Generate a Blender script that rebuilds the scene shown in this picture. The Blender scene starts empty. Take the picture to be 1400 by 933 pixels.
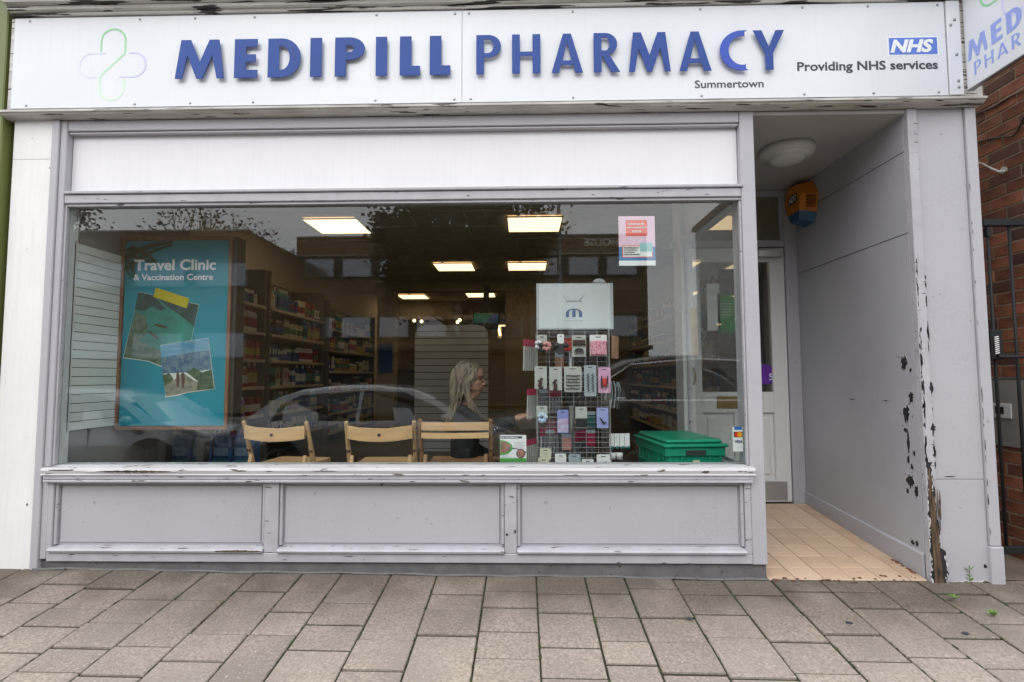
import bpy, bmesh, math, random
from mathutils import Vector, Matrix
rnd = random.Random(7)
S = bpy.context.scene
COL = S.collection
PI = math.pi

# ---------------------------------------------------------------- camera, sky, sun, exposure
CAM = Vector((0, -3.0, 1.09)); FPX = 741.0
YAW, PITCH, ROLL = -0.0215, 0.0643, -0.0035
_r = Vector((math.cos(YAW), -math.sin(YAW), 0))
_f = Vector((math.sin(YAW)*math.cos(PITCH), math.cos(YAW)*math.cos(PITCH), math.sin(PITCH)))
_u = _r.cross(_f)
R3 = _r*math.cos(ROLL) + _u*math.sin(ROLL); U3 = -_r*math.sin(ROLL) + _u*math.cos(ROLL)
cd = bpy.data.cameras.new('camera'); cam = bpy.data.objects.new('camera', cd); COL.objects.link(cam)
cam.matrix_world = Matrix(((R3.x, U3.x, -_f.x, CAM.x), (R3.y, U3.y, -_f.y, CAM.y), (R3.z, U3.z, -_f.z, CAM.z), (0, 0, 0, 1)))
cd.sensor_fit = 'HORIZONTAL'; cd.sensor_width = 36; cd.lens = 36*FPX/1400; cd.clip_end = 2000; cd.clip_start = 0.02
S.camera = cam
SUN_EL, SUN_AZ = math.radians(48), math.radians(200)
W = bpy.data.worlds.new('World'); S.world = W; W.use_nodes = True
nt = W.node_tree; nt.nodes.clear()
o_ = nt.nodes.new('ShaderNodeOutputWorld'); bg = nt.nodes.new('ShaderNodeBackground'); sk = nt.nodes.new('ShaderNodeTexSky')
sk.sky_type = 'NISHITA'; sk.sun_disc = False; sk.sun_elevation = SUN_EL; sk.sun_rotation = SUN_AZ; sk.dust_density = 2; sk.air_density = 1.0
hs = nt.nodes.new('ShaderNodeHueSaturation'); hs.inputs['Saturation'].default_value = 0.22
tc = nt.nodes.new('ShaderNodeTexCoord'); mp = nt.nodes.new('ShaderNodeMapping'); mp.inputs['Scale'].default_value = (1.2, 1.2, 3.0)
nz = nt.nodes.new('ShaderNodeTexNoise'); nz.inputs['Scale'].default_value = 2.2; nz.inputs['Detail'].default_value = 6
cr = nt.nodes.new('ShaderNodeValToRGB'); cr.color_ramp.elements[0].position = .3; cr.color_ramp.elements[0].color = (9.6, 10.0, 10.7, 1)
cr.color_ramp.elements[1].position = .72; cr.color_ramp.elements[1].color = (15.0, 15.0, 15.2, 1)
mx = nt.nodes.new('ShaderNodeMix'); mx.data_type = 'RGBA'; mx.blend_type = 'MIX'; mx.inputs[0].default_value = .8     # a cloud deck over most of the sky
L = nt.links.new
L(sk.outputs[0], hs.inputs['Color']); L(tc.outputs['Generated'], mp.inputs[0]); L(mp.outputs[0], nz.inputs[0]); L(nz.outputs[0], cr.inputs[0])
L(hs.outputs[0], mx.inputs[6]); L(cr.outputs[0], mx.inputs[7]); L(mx.outputs[2], bg.inputs[0]); L(bg.outputs[0], o_.inputs[0])
bg.inputs[1].default_value = 0.15
sd = bpy.data.lights.new('sun', 'SUN'); sd.energy = 0.6; sd.angle = math.radians(40); sd.color = (1, .97, .93)
sun = bpy.data.objects.new('sun', sd); COL.objects.link(sun)
_d = Vector((math.sin(SUN_AZ)*math.cos(SUN_EL), math.cos(SUN_AZ)*math.cos(SUN_EL), math.sin(SUN_EL)))
sun.rotation_euler = _d.to_track_quat('Z', 'Y').to_euler()
S.view_settings.view_transform = 'Standard'; S.view_settings.look = 'None'; S.view_settings.gamma = 1
S.view_settings.exposure = 0.48
LAMP = 1.75
S.render.engine = 'CYCLES'; S.cycles.max_bounces = 8; S.cycles.transparent_max_bounces = 24; S.cycles.use_denoising = True
S.cycles.caustics_reflective = False; S.cycles.caustics_refractive = False

# ---------------------------------------------------------------- point helpers (photo pixel + real depth -> world)
def ray(px, py): return R3*((px-700)/FPX) - U3*((py-466.5)/FPX) + _f
def P(px, py, y=0.0):
    d = ray(px, py); return CAM + d*((y-CAM.y)/d.y)
def PX(px, py, x):
    d = ray(px, py); return CAM + d*((x-CAM.x)/d.x)

# ---------------------------------------------------------------- materials
MATS = {}
def mat(name, col=(.5, .5, .5), rough=.5, metal=0, spec=.5, noise=0, nscale=8, stretch=(1, 1, 1), col2=None, wear=0, wcol=(.06, .045, .035),
        wscale=30, wstretch=(1, 1, 1), bump=0, bscale=120, emit=0, ecol=None, rand=0, grain=0, coat=0, streak=0, detail=4, thr=.0, spots=0, spotcol=(.05, .05, .04), spotscale=60, gen=False):
    if name in MATS: return MATS[name]
    m = bpy.data.materials.new(name); m.use_nodes = True; n = m.node_tree.nodes; l = m.node_tree.links.new
    b = n['Principled BSDF']; b.inputs['Roughness'].default_value = rough; b.inputs['Metallic'].default_value = metal
    b.inputs['Specular IOR Level'].default_value = spec; b.inputs['Coat Weight'].default_value = coat
    c4 = (*col, 1); b.inputs['Base Color'].default_value = c4
    t = n.new('ShaderNodeTexCoord'); src = t.outputs['Generated' if gen else 'Object']
    cur = None
    def tex(scale, st, det=detail):
        a = n.new('ShaderNodeMapping'); a.inputs['Scale'].default_value = st; l(src, a.inputs[0])
        x = n.new('ShaderNodeTexNoise'); x.inputs['Scale'].default_value = scale; x.inputs['Detail'].default_value = det; l(a.outputs[0], x.inputs[0]); return x.outputs[0]
    def rampf(v, lo, hi):
        r = n.new('ShaderNodeMapRange'); r.inputs[1].default_value = lo; r.inputs[2].default_value = hi; l(v, r.inputs[0]); return r.outputs[0]
    def mixc(fac, a, bb):
        x = n.new('ShaderNodeMix'); x.data_type = 'RGBA'
        if isinstance(fac, (int, float)): x.inputs[0].default_value = fac
        else: l(fac, x.inputs[0])
        for i, q in ((6, a), (7, bb)):
            if isinstance(q, tuple): x.inputs[i].default_value = q
            else: l(q, x.inputs[i])
        return x.outputs[2]
    cur = c4
    if noise or col2:
        c2 = (*(col2 or tuple(v*(1-noise) for v in col)), 1)
        cur = mixc(rampf(tex(nscale, stretch), .35, .68), cur, c2)
    if streak:
        cur = mixc(rampf(tex(5, (9, 9, .6), 6), .48, .8), cur, (*tuple(v*(1-streak) for v in col), 1))
    if grain:
        cur = mixc(rampf(tex(75, (1, 1, 1), 3), .36, .64), cur, (*tuple(v*(1-grain) for v in col), 1))
    if rand:
        oi = n.new('ShaderNodeObjectInfo'); r = n.new('ShaderNodeMapRange'); r.inputs[3].default_value = 1-rand; r.inputs[4].default_value = 1+rand
        l(oi.outputs['Random'], r.inputs[0]); v = n.new('ShaderNodeVectorMath'); v.operation = 'SCALE'
        if isinstance(cur, tuple): v.inputs[0].default_value = cur[:3]
        else: l(cur, v.inputs[0])
        l(r.outputs[0], v.inputs[3]); cur = v.outputs[0]
    if spots:
        cur = mixc(rampf(tex(spotscale, (1, 1, 1), 2), .74-.14*spots, .78-.12*spots), cur, (*spotcol, 1))
    hgt = None
    if wear:
        w = rampf(tex(wscale, wstretch, 8), .72-.3*wear, .73-.3*wear); cur = mixc(w, cur, (*wcol, 1)); hgt = w
    if not isinstance(cur, tuple): l(cur, b.inputs['Base Color'])
    else: b.inputs['Base Color'].default_value = cur
    if bump or wear:
        bp = n.new('ShaderNodeBump'); bp.inputs['Strength'].default_value = bump or .3; bp.inputs['Distance'].default_value = .004
        if bump: l(tex(bscale, stretch, 5), bp.inputs['Height'])
        else: bp.invert = True; l(hgt, bp.inputs['Height'])
        l(bp.outputs[0], b.inputs['Normal'])
    if emit:
        b.inputs['Emission Color'].default_value = (*(ecol or col), 1); b.inputs['Emission Strength'].default_value = emit
    MATS[name] = m; return m
def M(name): return MATS[name]
def glass(name, tint, k=2.0):
    m = bpy.data.materials.new(name); m.use_nodes = True; n = m.node_tree.nodes; l = m.node_tree.links.new; n.clear()
    o = n.new('ShaderNodeOutputMaterial'); mixs = n.new('ShaderNodeMixShader'); t = n.new('ShaderNodeBsdfTransparent'); g = n.new('ShaderNodeBsdfGlossy')
    g.inputs['Roughness'].default_value = 0.0; t.inputs[0].default_value = (*tint, 1)
    f = n.new('ShaderNodeFresnel'); ge = n.new('ShaderNodeNewGeometry'); mr = n.new('ShaderNodeMapRange'); mr.inputs[3].default_value = 1.56; mr.inputs[4].default_value = 1/1.56
    l(ge.outputs['Backfacing'], mr.inputs[0]); l(mr.outputs[0], f.inputs[0])   # no inner total reflection: the light is not bent here
    mu = n.new('ShaderNodeMath'); mu.operation = 'MULTIPLY'; mu.inputs[1].default_value = k; mu.use_clamp = True
    l(f.outputs[0], mu.inputs[0]); l(mu.outputs[0], mixs.inputs[0]); l(t.outputs[0], mixs.inputs[1]); l(g.outputs[0], mixs.inputs[2]); l(mixs.outputs[0], o.inputs[0])
    MATS[name] = m; return m
glass('shop_glass', (.965, .985, .975), 1.0); glass('clear_plastic', (.85, .87, .87), 2.0)
mat('lav', (.44, .43, .465), .42, noise=.13, nscale=1.8, streak=.05, grain=.05, spots=.12, spotcol=(.30, .29, .29), spotscale=22, bump=.3, bscale=45, stretch=(1, 1, 1))
mat('lav_worn', (.44, .43, .465), .5, noise=.15, nscale=9, wear=.2, wscale=22, wstretch=(.5, 3, 3), bump=.25, bscale=40)
mat('sill_white', (.55, .54, .56), .55, noise=.16, nscale=7, stretch=(.4, 3, 3), wear=.27, wscale=13, wstretch=(.6, 3, 3), wcol=(.10, .075, .055))
mat('panel_white', (.76, .75, .78), .38, noise=.035, nscale=3, streak=.06)
mat('pil_white', (.80, .79, .78), .5, noise=.05, nscale=3, streak=.10, bump=.2, bscale=30, spots=.05)
mat('cornice_white', (.70, .68, .65), .6, col2=(.48, .45, .41), nscale=9, stretch=(.35, 4, 5), wear=.55, wscale=8, wstretch=(.3, 3, 6), wcol=(.035, .03, .028), streak=.2)
mat('mould_white', (.60, .58, .55), .6, col2=(.40, .37, .34), nscale=10, stretch=(.5, 4, 4), wear=.34, wscale=15, wstretch=(.4, 3, 5), wcol=(.05, .035, .03))
mat('sign_white', (.71, .73, .765), .22, noise=.04, nscale=2, streak=.04)
mat('sign_strip', (.72, .74, .78), .3, noise=.05)
mat('blue_letter', (.021, .066, .285), .5, spec=.3, noise=.08, nscale=3)
mat('blue_letter_new', (.003, .05, .40), .2)
mat('nhs_blue', (.10, .20, .62), .35); mat('ink', (.045, .045, .06), .5); mat('white_ink', (.82, .83, .86), .4)
mat('green_paint', (.165, .19, .055), .45, noise=.15, nscale=3, streak=.15)
mat('plinth', (.15, .145, .145), .85, noise=.25, nscale=14, bump=.5, bscale=70, spots=.5, spotscale=45)
mat('soffit', (.42, .40, .39), .6, noise=.12, nscale=3)
mat('wall_recess', (.40, .395, .425), .5, noise=.12, nscale=2, streak=.035, bump=.1, bscale=20)
mat('black_wear', (.012, .012, .014), .7); mat('rot_wood', (.16, .10, .055), .9, col2=(.03, .02, .015), nscale=14, stretch=(6, 6, .6), bump=.9, bscale=40)
mat('chip_edge', (.62, .60, .58), .6)
mat('screw', (.35, .35, .36), .35, metal=.8, noise=.2)
mat('slab', (.415, .352, .288), .9, noise=.22, nscale=2.6, grain=.40, rand=.11, spots=.65, spotcol=(.50, .46, .41), spotscale=110, bump=1.0, bscale=150, detail=8, col2=(.27, .24, .21))
mat('joint', (.022, .02, .014), .95, col2=(.035, .04, .012), nscale=6)
mat('moss', (.035, .045, .012), .95)
mat('tile_tan', (.60, .44, .31), .45, noise=.16, nscale=5, rand=.07, col2=(.48, .34, .235), grain=.12); mat('tile_joint', (.07, .045, .03), .9)
mat('tile_ridge', (.50, .36, .25), .5, noise=.1)
mat('debris_mat', (.20, .08, .045), .9, noise=.5, nscale=40)
mat('brick', (.37, .14, .07), .85, col2=(.19, .055, .03), nscale=7, rand=.42, bump=.7, bscale=50, spots=.25, spotscale=40)
mat('brick_dark', (.10, .045, .035), .85, col2=(.15, .06, .035), nscale=10, rand=.35, bump=.7, bscale=50)
mat('mortar', (.42, .34, .25), .95, noise=.3, nscale=20, bump=.5, bscale=90)
mat('stone_render', (.32, .295, .27), .9, noise=.2, nscale=5, bump=.5, bscale=60)
mat('black_iron', (.007, .007, .008), .6, spec=.3, noise=.2); mat('cable_black', (.015, .013, .012), .6)
mat('alley_floor', (.20, .16, .12), .95, noise=.4, nscale=4, bump=.4, bscale=40)
mat('glass_trans', (.20, .18, .12), .25, noise=.1)
mat('door_white', (.70, .70, .70), .4, noise=.04, streak=.06); mat('steel', (.50, .49, .48), .35, metal=.75, noise=.1, nscale=30, stretch=(1, 1, 8)); mat('brass', (.35, .22, .06), .35, metal=.9, noise=.3)
mat('lamp_opal', (.62, .62, .56), .35, noise=.06, nscale=4); mat('lamp_rim', (.55, .54, .50), .4)
mat('alarm_orange', (.62, .20, .008), .4, noise=.08); mat('alarm_blue', (.01, .09, .19), .35); mat('alarm_slot', (.30, .085, .004), .6)
mat('purple', (.12, .02, .30), .4); mat('green_poster', (.02, .24, .06), .4); mat('paper', (.74, .75, .74), .6)
# interior
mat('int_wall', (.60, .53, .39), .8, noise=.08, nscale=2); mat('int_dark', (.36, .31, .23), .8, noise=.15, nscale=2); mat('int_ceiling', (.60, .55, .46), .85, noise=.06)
mat('int_floor', (.20, .18, .16), .45, noise=.2, nscale=4); mat('int_pillar', (.42, .35, .23), .7, noise=.12, nscale=3)
mat('grey_wall', (.30, .285, .27), .7, noise=.06)
mat('slatwall', (.76, .78, .74), .5, noise=.05); mat('slat_edge', (.48, .50, .32), .5); mat('slat_gap', (.03, .03, .03), .8)
mat('slat_grey', (.84, .87, .88), .5, noise=.05)
mat('shelf_metal', (.60, .52, .40), .5, noise=.1); mat('shelf_back', (.16, .14, .115), .7)
mat('light_frame', (.6, .58, .52), .5)
mat('panel_light', (1, .8, .5), .5, emit=LAMP, ecol=(1.0, .70, .40))
mat('spot_light', (1, .75, .4), .5, emit=LAMP*1.6, ecol=(1.0, .72, .36))
mat('warm_light', (1, .75, .4), .5, emit=LAMP*.8, ecol=(1.0, .66, .30))
mat('tv_black', (.01, .01, .01), .3); mat('tv_screen', (.01, .05, .03), .3, emit=.07, ecol=(.02, .30, .16))
mat('wood_frame', (.22, .105, .05), .4, col2=(.15, .07, .035), nscale=8, stretch=(8, 8, 1)); mat('wood_frame_side', (.02, .018, .016), .5)
mat('teal', (.001, .25, .335), .45, col2=(.001, .21, .295), nscale=2); mat('palm', (.004, .035, .012), .5); mat('tape', (.48, .40, .008), .5)
mat('lagoon', (.012, .13, .115), .5, col2=(.03, .26, .21), nscale=7, detail=8); mat('lagoon_land', (.035, .085, .05), .6, col2=(.15, .19, .15), nscale=26, detail=9)
mat('lagoon_deep', (.012, .035, .04), .6, col2=(.03, .085, .08), nscale=12, detail=9)
mat('torn', (.62, .66, .62), .7); mat('photo_sky', (.05, .24, .40), .5, col2=(.20, .36, .44), nscale=6, stretch=(1, 1, 5)); mat('photo_mtn', (.03, .10, .21), .6, col2=(.16, .24, .28), nscale=28, detail=9)
mat('photo_path', (.27, .27, .21), .6, col2=(.14, .17, .12), nscale=30); mat('photo_bush', (.02, .07, .035), .6, col2=(.10, .14, .08), nscale=40, detail=8); mat('hiker', (.10, .04, .045), .6); mat('boat_dark', (.05, .03, .02), .6)
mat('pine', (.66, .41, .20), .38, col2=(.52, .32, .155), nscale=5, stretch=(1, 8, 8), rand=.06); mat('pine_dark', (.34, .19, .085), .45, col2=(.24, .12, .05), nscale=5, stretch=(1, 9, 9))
mat('hole', (.03, .02, .015), .7)
mat('skin', (.42, .225, .155), .5, noise=.08, nscale=20); mat('hair', (.29, .235, .165), .5, col2=(.075, .05, .032), nscale=22, stretch=(3, 3, .5), bump=.6, bscale=60)
mat('jacket', (.009, .009, .010), .85, noise=.3, nscale=12, bump=.3, bscale=30); mat('lip', (.30, .09, .08), .45); mat('eye_dark', (.02, .015, .012), .3); mat('silver', (.7, .7, .7), .25, metal=.9)
mat('wire', (.55, .55, .55), .35, metal=.7); mat('rack_black', (.03, .03, .03), .4); mat('board_white', (.60, .64, .66), .4, noise=.02); mat('board_edge', (.42, .46, .48), .4)
mat('logo_blue', (.10, .15, .28), .5); mat('logo_pale', (.33, .38, .45), .5)
for k, c in dict(card_grey=(.42, .43, .40), card_white=(.74, .74, .73), card_pink=(.58, .30, .46), card_blue=(.20, .24, .52), card_lilac=(.30, .33, .62), card_cream=(.62, .60, .45),
                 card_slate=(.33, .38, .42), item_black=(.012, .012, .014), item_brown=(.05, .016, .012), item_pink=(.60, .27, .26), item_white=(.7, .7, .7), item_red=(.55, .03, .03),
                 item_teal=(.01, .10, .09), maroon=(.30, .008, .05), copper=(.36, .19, .12), item_grey=(.12, .12, .13)).items(): mat(k, c, .5)
mat('pink_pattern', (.72, .48, .52), .6, col2=(.50, .04, .12), nscale=110); mat('blue_pattern', (.25, .42, .62), .6, col2=(.62, .66, .74), nscale=50); mat('bird_pattern', (.45, .50, .62), .6, col2=(.40, .20, .36), nscale=38)
mat('crate_green', (.005, .29, .165), .4, noise=.12, nscale=6, coat=.15)
mat('box_green', (.07, .33, .06), .45); mat('box_navy', (.015, .02, .06), .45); mat('box_photo', (.42, .17, .12), .5, col2=(.12, .10, .09), nscale=30)
mat('post_pink', (.76, .52, .66), .5, noise=.05); mat('post_red', (.72, .085, .045), .5); mat('post_navy', (.045, .17, .38), .5); mat('post_teal', (.27, .50, .52), .5)
mat('mc_red', (.72, .03, .01), .4); mat('mc_orange', (.85, .38, .01), .4); mat('visa_blue', (.015, .03, .14), .4); mat('sticker_blue', (.01, .12, .48), .4); mat('sticker_cyan', (.2, .5, .8), .4); mat('sticker_grey', (.35, .36, .36), .5)
# street
mat('asphalt', (.055, .055, .058), .9, noise=.2, nscale=3, bump=.3); mat('kerb', (.28, .27, .26), .85, noise=.15); mat('road_line', (.7, .7, .66), .7); mat('ground', (.14, .135, .12), .95, noise=.2, nscale=.5)
mat('opp_brick', (.25, .175, .105), .9, col2=(.20, .14, .085), nscale=1.2, stretch=(1, 1, 3), bump=.2, bscale=12); mat('opp_band', (.10, .09, .075), .8); mat('opp_trim', (.42, .38, .32), .7)
mat('opp_glass', (.36, .38, .42), .12, metal=.7); mat('opp_frame', (.38, .37, .35), .5); mat('opp_shop', (.05, .045, .04), .6); mat('opp_letter', (.9, .88, .82), .5); mat('opp_white', (.50, .50, .49), .7, noise=.1); mat('opp_roof', (.10, .09, .08), .8)
mat('car_silver', (.38, .395, .42), .24, metal=.5, coat=.6); mat('car_dark', (.02, .022, .026), .2, metal=.3, coat=.8); mat('car_glass', (.012, .013, .014), .05, spec=.8); mat('tyre', (.02, .02, .02), .8); mat('rim', (.16, .16, .17), .4, metal=.6); mat('chrome', (.8, .8, .8), .12, metal=1); mat('car_lamp', (.55, .55, .55), .15); mat('tail', (.3, .01, .01), .25)
mat('bark', (.07, .055, .04), .9, noise=.3, nscale=10); mat('leaf_dark', (.05, .062, .026), .7, rand=.2, noise=.4, nscale=2); mat('leaf_autumn', (.11, .06, .022), .7, noise=.4, nscale=2); mat('pole_grey', (.30, .31, .31), .5)
mat('weed', (.10, .22, .02), .7, noise=.3, nscale=60)

def soil_slab():
    m = M('slab'); n = m.node_tree.nodes; l = m.node_tree.links.new; b = n['Principled BSDF']; src = b.inputs['Base Color'].links[0].from_socket
    t = n.new('ShaderNodeTexCoord'); sp = n.new('ShaderNodeSeparateXYZ'); l(t.outputs['Object'], sp.inputs[0])
    r = n.new('ShaderNodeMapRange'); r.inputs[1].default_value = -.75; r.inputs[2].default_value = .05; l(sp.outputs[1], r.inputs[0])
    x = n.new('ShaderNodeTexNoise'); x.inputs['Scale'].default_value = 3.2; x.inputs['Detail'].default_value = 8; l(t.outputs['Object'], x.inputs[0])
    a = n.new('ShaderNodeMath'); a.operation = 'MULTIPLY'; l(r.outputs[0], a.inputs[0]); l(x.outputs[0], a.inputs[1])
    q = n.new('ShaderNodeMapRange'); q.inputs[1].default_value = .04; q.inputs[2].default_value = .42; q.inputs[4].default_value = 1.0; l(a.outputs[0], q.inputs[0])
    mm = n.new('ShaderNodeMix'); mm.data_type = 'RGBA'; mm.blend_type = 'MULTIPLY'; mm.inputs[7].default_value = (.42, .40, .38, 1); l(q.outputs[0], mm.inputs[0]); l(src, mm.inputs[6]); l(mm.outputs[2], b.inputs['Base Color'])
soil_slab()
# ---------------------------------------------------------------- mesh helpers
ORG = {}
def tag(o, label=None, cat=None, group=None, kind=None):
    if label: o['label'] = label
    if cat: o['category'] = cat
    if group: o['group'] = group
    if kind: o['kind'] = kind
    return o
def thing(name, label, cat, loc=(0, 0, 0), group=None, kind=None):
    o = bpy.data.objects.new(name, None); COL.objects.link(o); o.location = loc; o.empty_display_size = .1
    ORG[o.name] = Vector(loc); return tag(o, label, cat, group, kind)
def link(name, me, parent=None, off=None):
    o = bpy.data.objects.new(name, me); COL.objects.link(o)
    if parent is not None:
        o.parent = parent; ORG[o.name] = ORG[parent.name]
    else: ORG[o.name] = Vector((0, 0, 0))
    return o
class MB:
    def __init__(s): s.v = []; s.f = []; s.m = []
    def face(s, pts, m=0):
        i = len(s.v); s.v += [Vector(p) for p in pts]; s.f.append(tuple(range(i, i+len(pts)))); s.m.append(m); return s
    def box(s, x0, x1, y0, y1, z0, z1, c=0.0, m=0):
        i = len(s.v)
        if x0 > x1: x0, x1 = x1, x0
        if y0 > y1: y0, y1 = y1, y0
        if z0 > z1: z0, z1 = z1, z0
        c = min(c, (x1-x0)*.45, (y1-y0)*.45, (z1-z0)*.45)
        if c <= 0:
            s.v += [Vector(p) for p in ((x0, y0, z0), (x1, y0, z0), (x1, y1, z0), (x0, y1, z0), (x0, y0, z1), (x1, y0, z1), (x1, y1, z1), (x0, y1, z1))]
            for f in ((0, 3, 2, 1), (4, 5, 6, 7), (0, 1, 5, 4), (1, 2, 6, 5), (2, 3, 7, 6), (3, 0, 4, 7)): s.f.append(tuple(i+k for k in f)); s.m.append(m)
            return s
        X, Y, Z = (x0, x1), (y0, y1), (z0, z1); idx = {}
        for a in (0, 1):
            for b in (0, 1):
                for d in (0, 1):
                    sx, sy, sz = (1-2*a)*c, (1-2*b)*c, (1-2*d)*c
                    for k, p in enumerate(((X[a], Y[b]+sy, Z[d]+sz), (X[a]+sx, Y[b], Z[d]+sz), (X[a]+sx, Y[b]+sy, Z[d]))):
                        idx[a, b, d, k] = len(s.v); s.v.append(Vector(p))
        F = []
        for a in (0, 1):
            q = [idx[a, 0, 0, 0], idx[a, 1, 0, 0], idx[a, 1, 1, 0], idx[a, 0, 1, 0]]; F.append(q if a else q[::-1])
        for b in (0, 1):
            q = [idx[0, b, 0, 1], idx[1, b, 0, 1], idx[1, b, 1, 1], idx[0, b, 1, 1]]; F.append(q[::-1] if b else q)
        for d in (0, 1):
            q = [idx[0, 0, d, 2], idx[1, 0, d, 2], idx[1, 1, d, 2], idx[0, 1, d, 2]]; F.append(q if d else q[::-1])
        for a in (0, 1):
            for b in (0, 1): F.append([idx[a, b, 0, 0], idx[a, b, 1, 0], idx[a, b, 1, 1], idx[a, b, 0, 1]])
            for d in (0, 1): F.append([idx[a, 0, d, 0], idx[a, 1, d, 0], idx[a, 1, d, 2], idx[a, 0, d, 2]])
        for b in (0, 1):
            for d in (0, 1): F.append([idx[0, b, d, 1], idx[1, b, d, 1], idx[1, b, d, 2], idx[0, b, d, 2]])
        for a in (0, 1):
            for b in (0, 1):
                for d in (0, 1): F.append([idx[a, b, d, k] for k in range(3)])
        for f in F: s.f.append(tuple(f)); s.m.append(m)
        return s
    def tube(s, pts, r, n=8, m=0, caps=True):
        pts = [Vector(p) for p in pts]; k0 = len(s.v); N = len(pts)
        rs = r if isinstance(r, (list, tuple)) else [r]*N
        up = Vector((0, 0, 1))
        if abs((pts[-1]-pts[0]).normalized().z) > .9: up = Vector((1, 0, 0))
        for i, p in enumerate(pts):
            t = (pts[min(i+1, N-1)]-pts[max(i-1, 0)]).normalized(); a = t.cross(up).normalized(); b = a.cross(t)
            for j in range(n):
                th = 2*PI*j/n; s.v.append(p + a*math.cos(th)*rs[i] + b*math.sin(th)*rs[i])
        for i in range(N-1):
            for j in range(n):
                s.f.append((k0+i*n+j, k0+i*n+(j+1) % n, k0+(i+1)*n+(j+1) % n, k0+(i+1)*n+j)); s.m.append(m)
        if caps:
            s.f.append(tuple(k0+j for j in range(n))[::-1]); s.m.append(m); s.f.append(tuple(k0+(N-1)*n+j for j in range(n))); s.m.append(m)
        return s
    def lathe(s, prof, c, n=16, axis='z', m=0, ms=None):
        k0 = len(s.v); c = Vector(c)
        for r, h in prof:
            for j in range(n):
                a = 2*PI*j/n; q = (r*math.cos(a), r*math.sin(a), h)
                if axis == 'y': q = (q[0], q[2], q[1])
                if axis == 'x': q = (q[2], q[0], q[1])
                s.v.append(c+Vector(q))
        for i in range(len(prof)-1):
            for j in range(n):
                s.f.append((k0+i*n+j, k0+i*n+(j+1) % n, k0+(i+1)*n+(j+1) % n, k0+(i+1)*n+j)); s.m.append(ms[i] if ms else m)
        s.f.append(tuple(k0+j for j in range(n))[::-1]); s.m.append(ms[0] if ms else m)
        s.f.append(tuple(k0+(len(prof)-1)*n+j for j in range(n))); s.m.append(ms[-1] if ms else m)
        return s
    def prism(s, pts, plane, d0, d1, m=0):
        k0 = len(s.v); n = len(pts)
        def mk(a, b, d): return Vector({'xz': (a, d, b), 'xy': (a, b, d), 'yz': (d, a, b)}[plane])
        for d in (d0, d1):
            for a, b in pts: s.v.append(mk(a, b, d))
        s.f.append(tuple(k0+i for i in range(n))); s.m.append(m); s.f.append(tuple(k0+n+i for i in range(n))[::-1]); s.m.append(m)
        for i in range(n): s.f.append((k0+i, k0+(i+1) % n, k0+n+(i+1) % n, k0+n+i)); s.m.append(m)
        return s
    def ball(s, c, r, nu=10, nv=7, m=0, sc=(1, 1, 1)):
        k0 = len(s.v); c = Vector(c)
        for i in range(nv+1):
            ph = PI*i/nv
            for j in range(nu):
                th = 2*PI*j/nu; s.v.append(c+Vector((r*sc[0]*math.sin(ph)*math.cos(th), r*sc[1]*math.sin(ph)*math.sin(th), r*sc[2]*math.cos(ph))))
        for i in range(nv):
            for j in range(nu): s.f.append((k0+i*nu+j, k0+(i+1)*nu+j, k0+(i+1)*nu+(j+1) % nu, k0+i*nu+(j+1) % nu)); s.m.append(m)
        return s
    def mesh(s, name, mats, off=Vector((0, 0, 0)), smooth=False):
        me = bpy.data.meshes.new(name); me.from_pydata([v-off for v in s.v], [], s.f)
        mats = [mats] if isinstance(mats, str) else mats
        for q in mats: me.materials.append(M(q))
        me.polygons.foreach_set('material_index', s.m)
        if smooth: me.polygons.foreach_set('use_smooth', [True]*len(s.f))
        bm = bmesh.new(); bm.from_mesh(me); bmesh.ops.recalc_face_normals(bm, faces=bm.faces); bm.to_mesh(me); bm.free()
        return me
    def build(s, name, mats, parent=None, smooth=False, label=None, cat=None, group=None, kind=None):
        off = ORG[parent.name] if parent is not None else Vector((0, 0, 0))
        o = link(name, s.mesh(name, mats, off, smooth), parent)
        if smooth:
            pass
        return tag(o, label, cat, group, kind)
def one(name, mats, label, cat, mb, group=None, smooth=False, base=None):
    """a top-level thing that is one mesh, its origin at its base"""
    c = base if base is not None else Vector(((min(v.x for v in mb.v)+max(v.x for v in mb.v))/2, (min(v.y for v in mb.v)+max(v.y for v in mb.v))/2, min(v.z for v in mb.v)))
    o = link(name, mb.mesh(name, mats, c, smooth)); o.location = c; return tag(o, label, cat, group)
def bx(name, mt, parent, x0, x1, y0, y1, z0, z1, c=.003, **k): return MB().box(x0, x1, y0, y1, z0, z1, c).build(name, mt, parent, **k)
def struct(name, mt, mb, parent=None): return mb.build(name, mt, parent, kind='structure')
XU, ZU = Vector((1, 0, 0)), Vector((0, 0, 1))
def curve_mesh(splines, extrude):
    cu = bpy.data.curves.new('c', 'CURVE'); cu.dimensions = '2D'; cu.fill_mode = 'BOTH'; cu.extrude = extrude/2
    for sp in splines:
        q = cu.splines.new('POLY'); q.points.add(len(sp)-1); q.use_cyclic_u = True
        for i, (a, b) in enumerate(sp): q.points[i].co = (a, b, 0, 1)
    o = bpy.data.objects.new('c', cu); me = bpy.data.meshes.new_from_object(o); bpy.data.objects.remove(o); return me
def place_mesh(me, O, U, V, parent, name, mt, sx=1, sy=1, ox=0, oy=0, lift=0, ext=0):
    N = U.cross(V); off = ORG[parent.name] if parent is not None else Vector((0, 0, 0)); O = Vector(O)
    for v in me.vertices: v.co = O + U*((v.co.x-ox)*sx) + V*((v.co.y-oy)*sy) + N*(v.co.z+lift) - off
    me.materials.clear(); me.materials.append(M(mt)); return link(name, me, parent)
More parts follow.
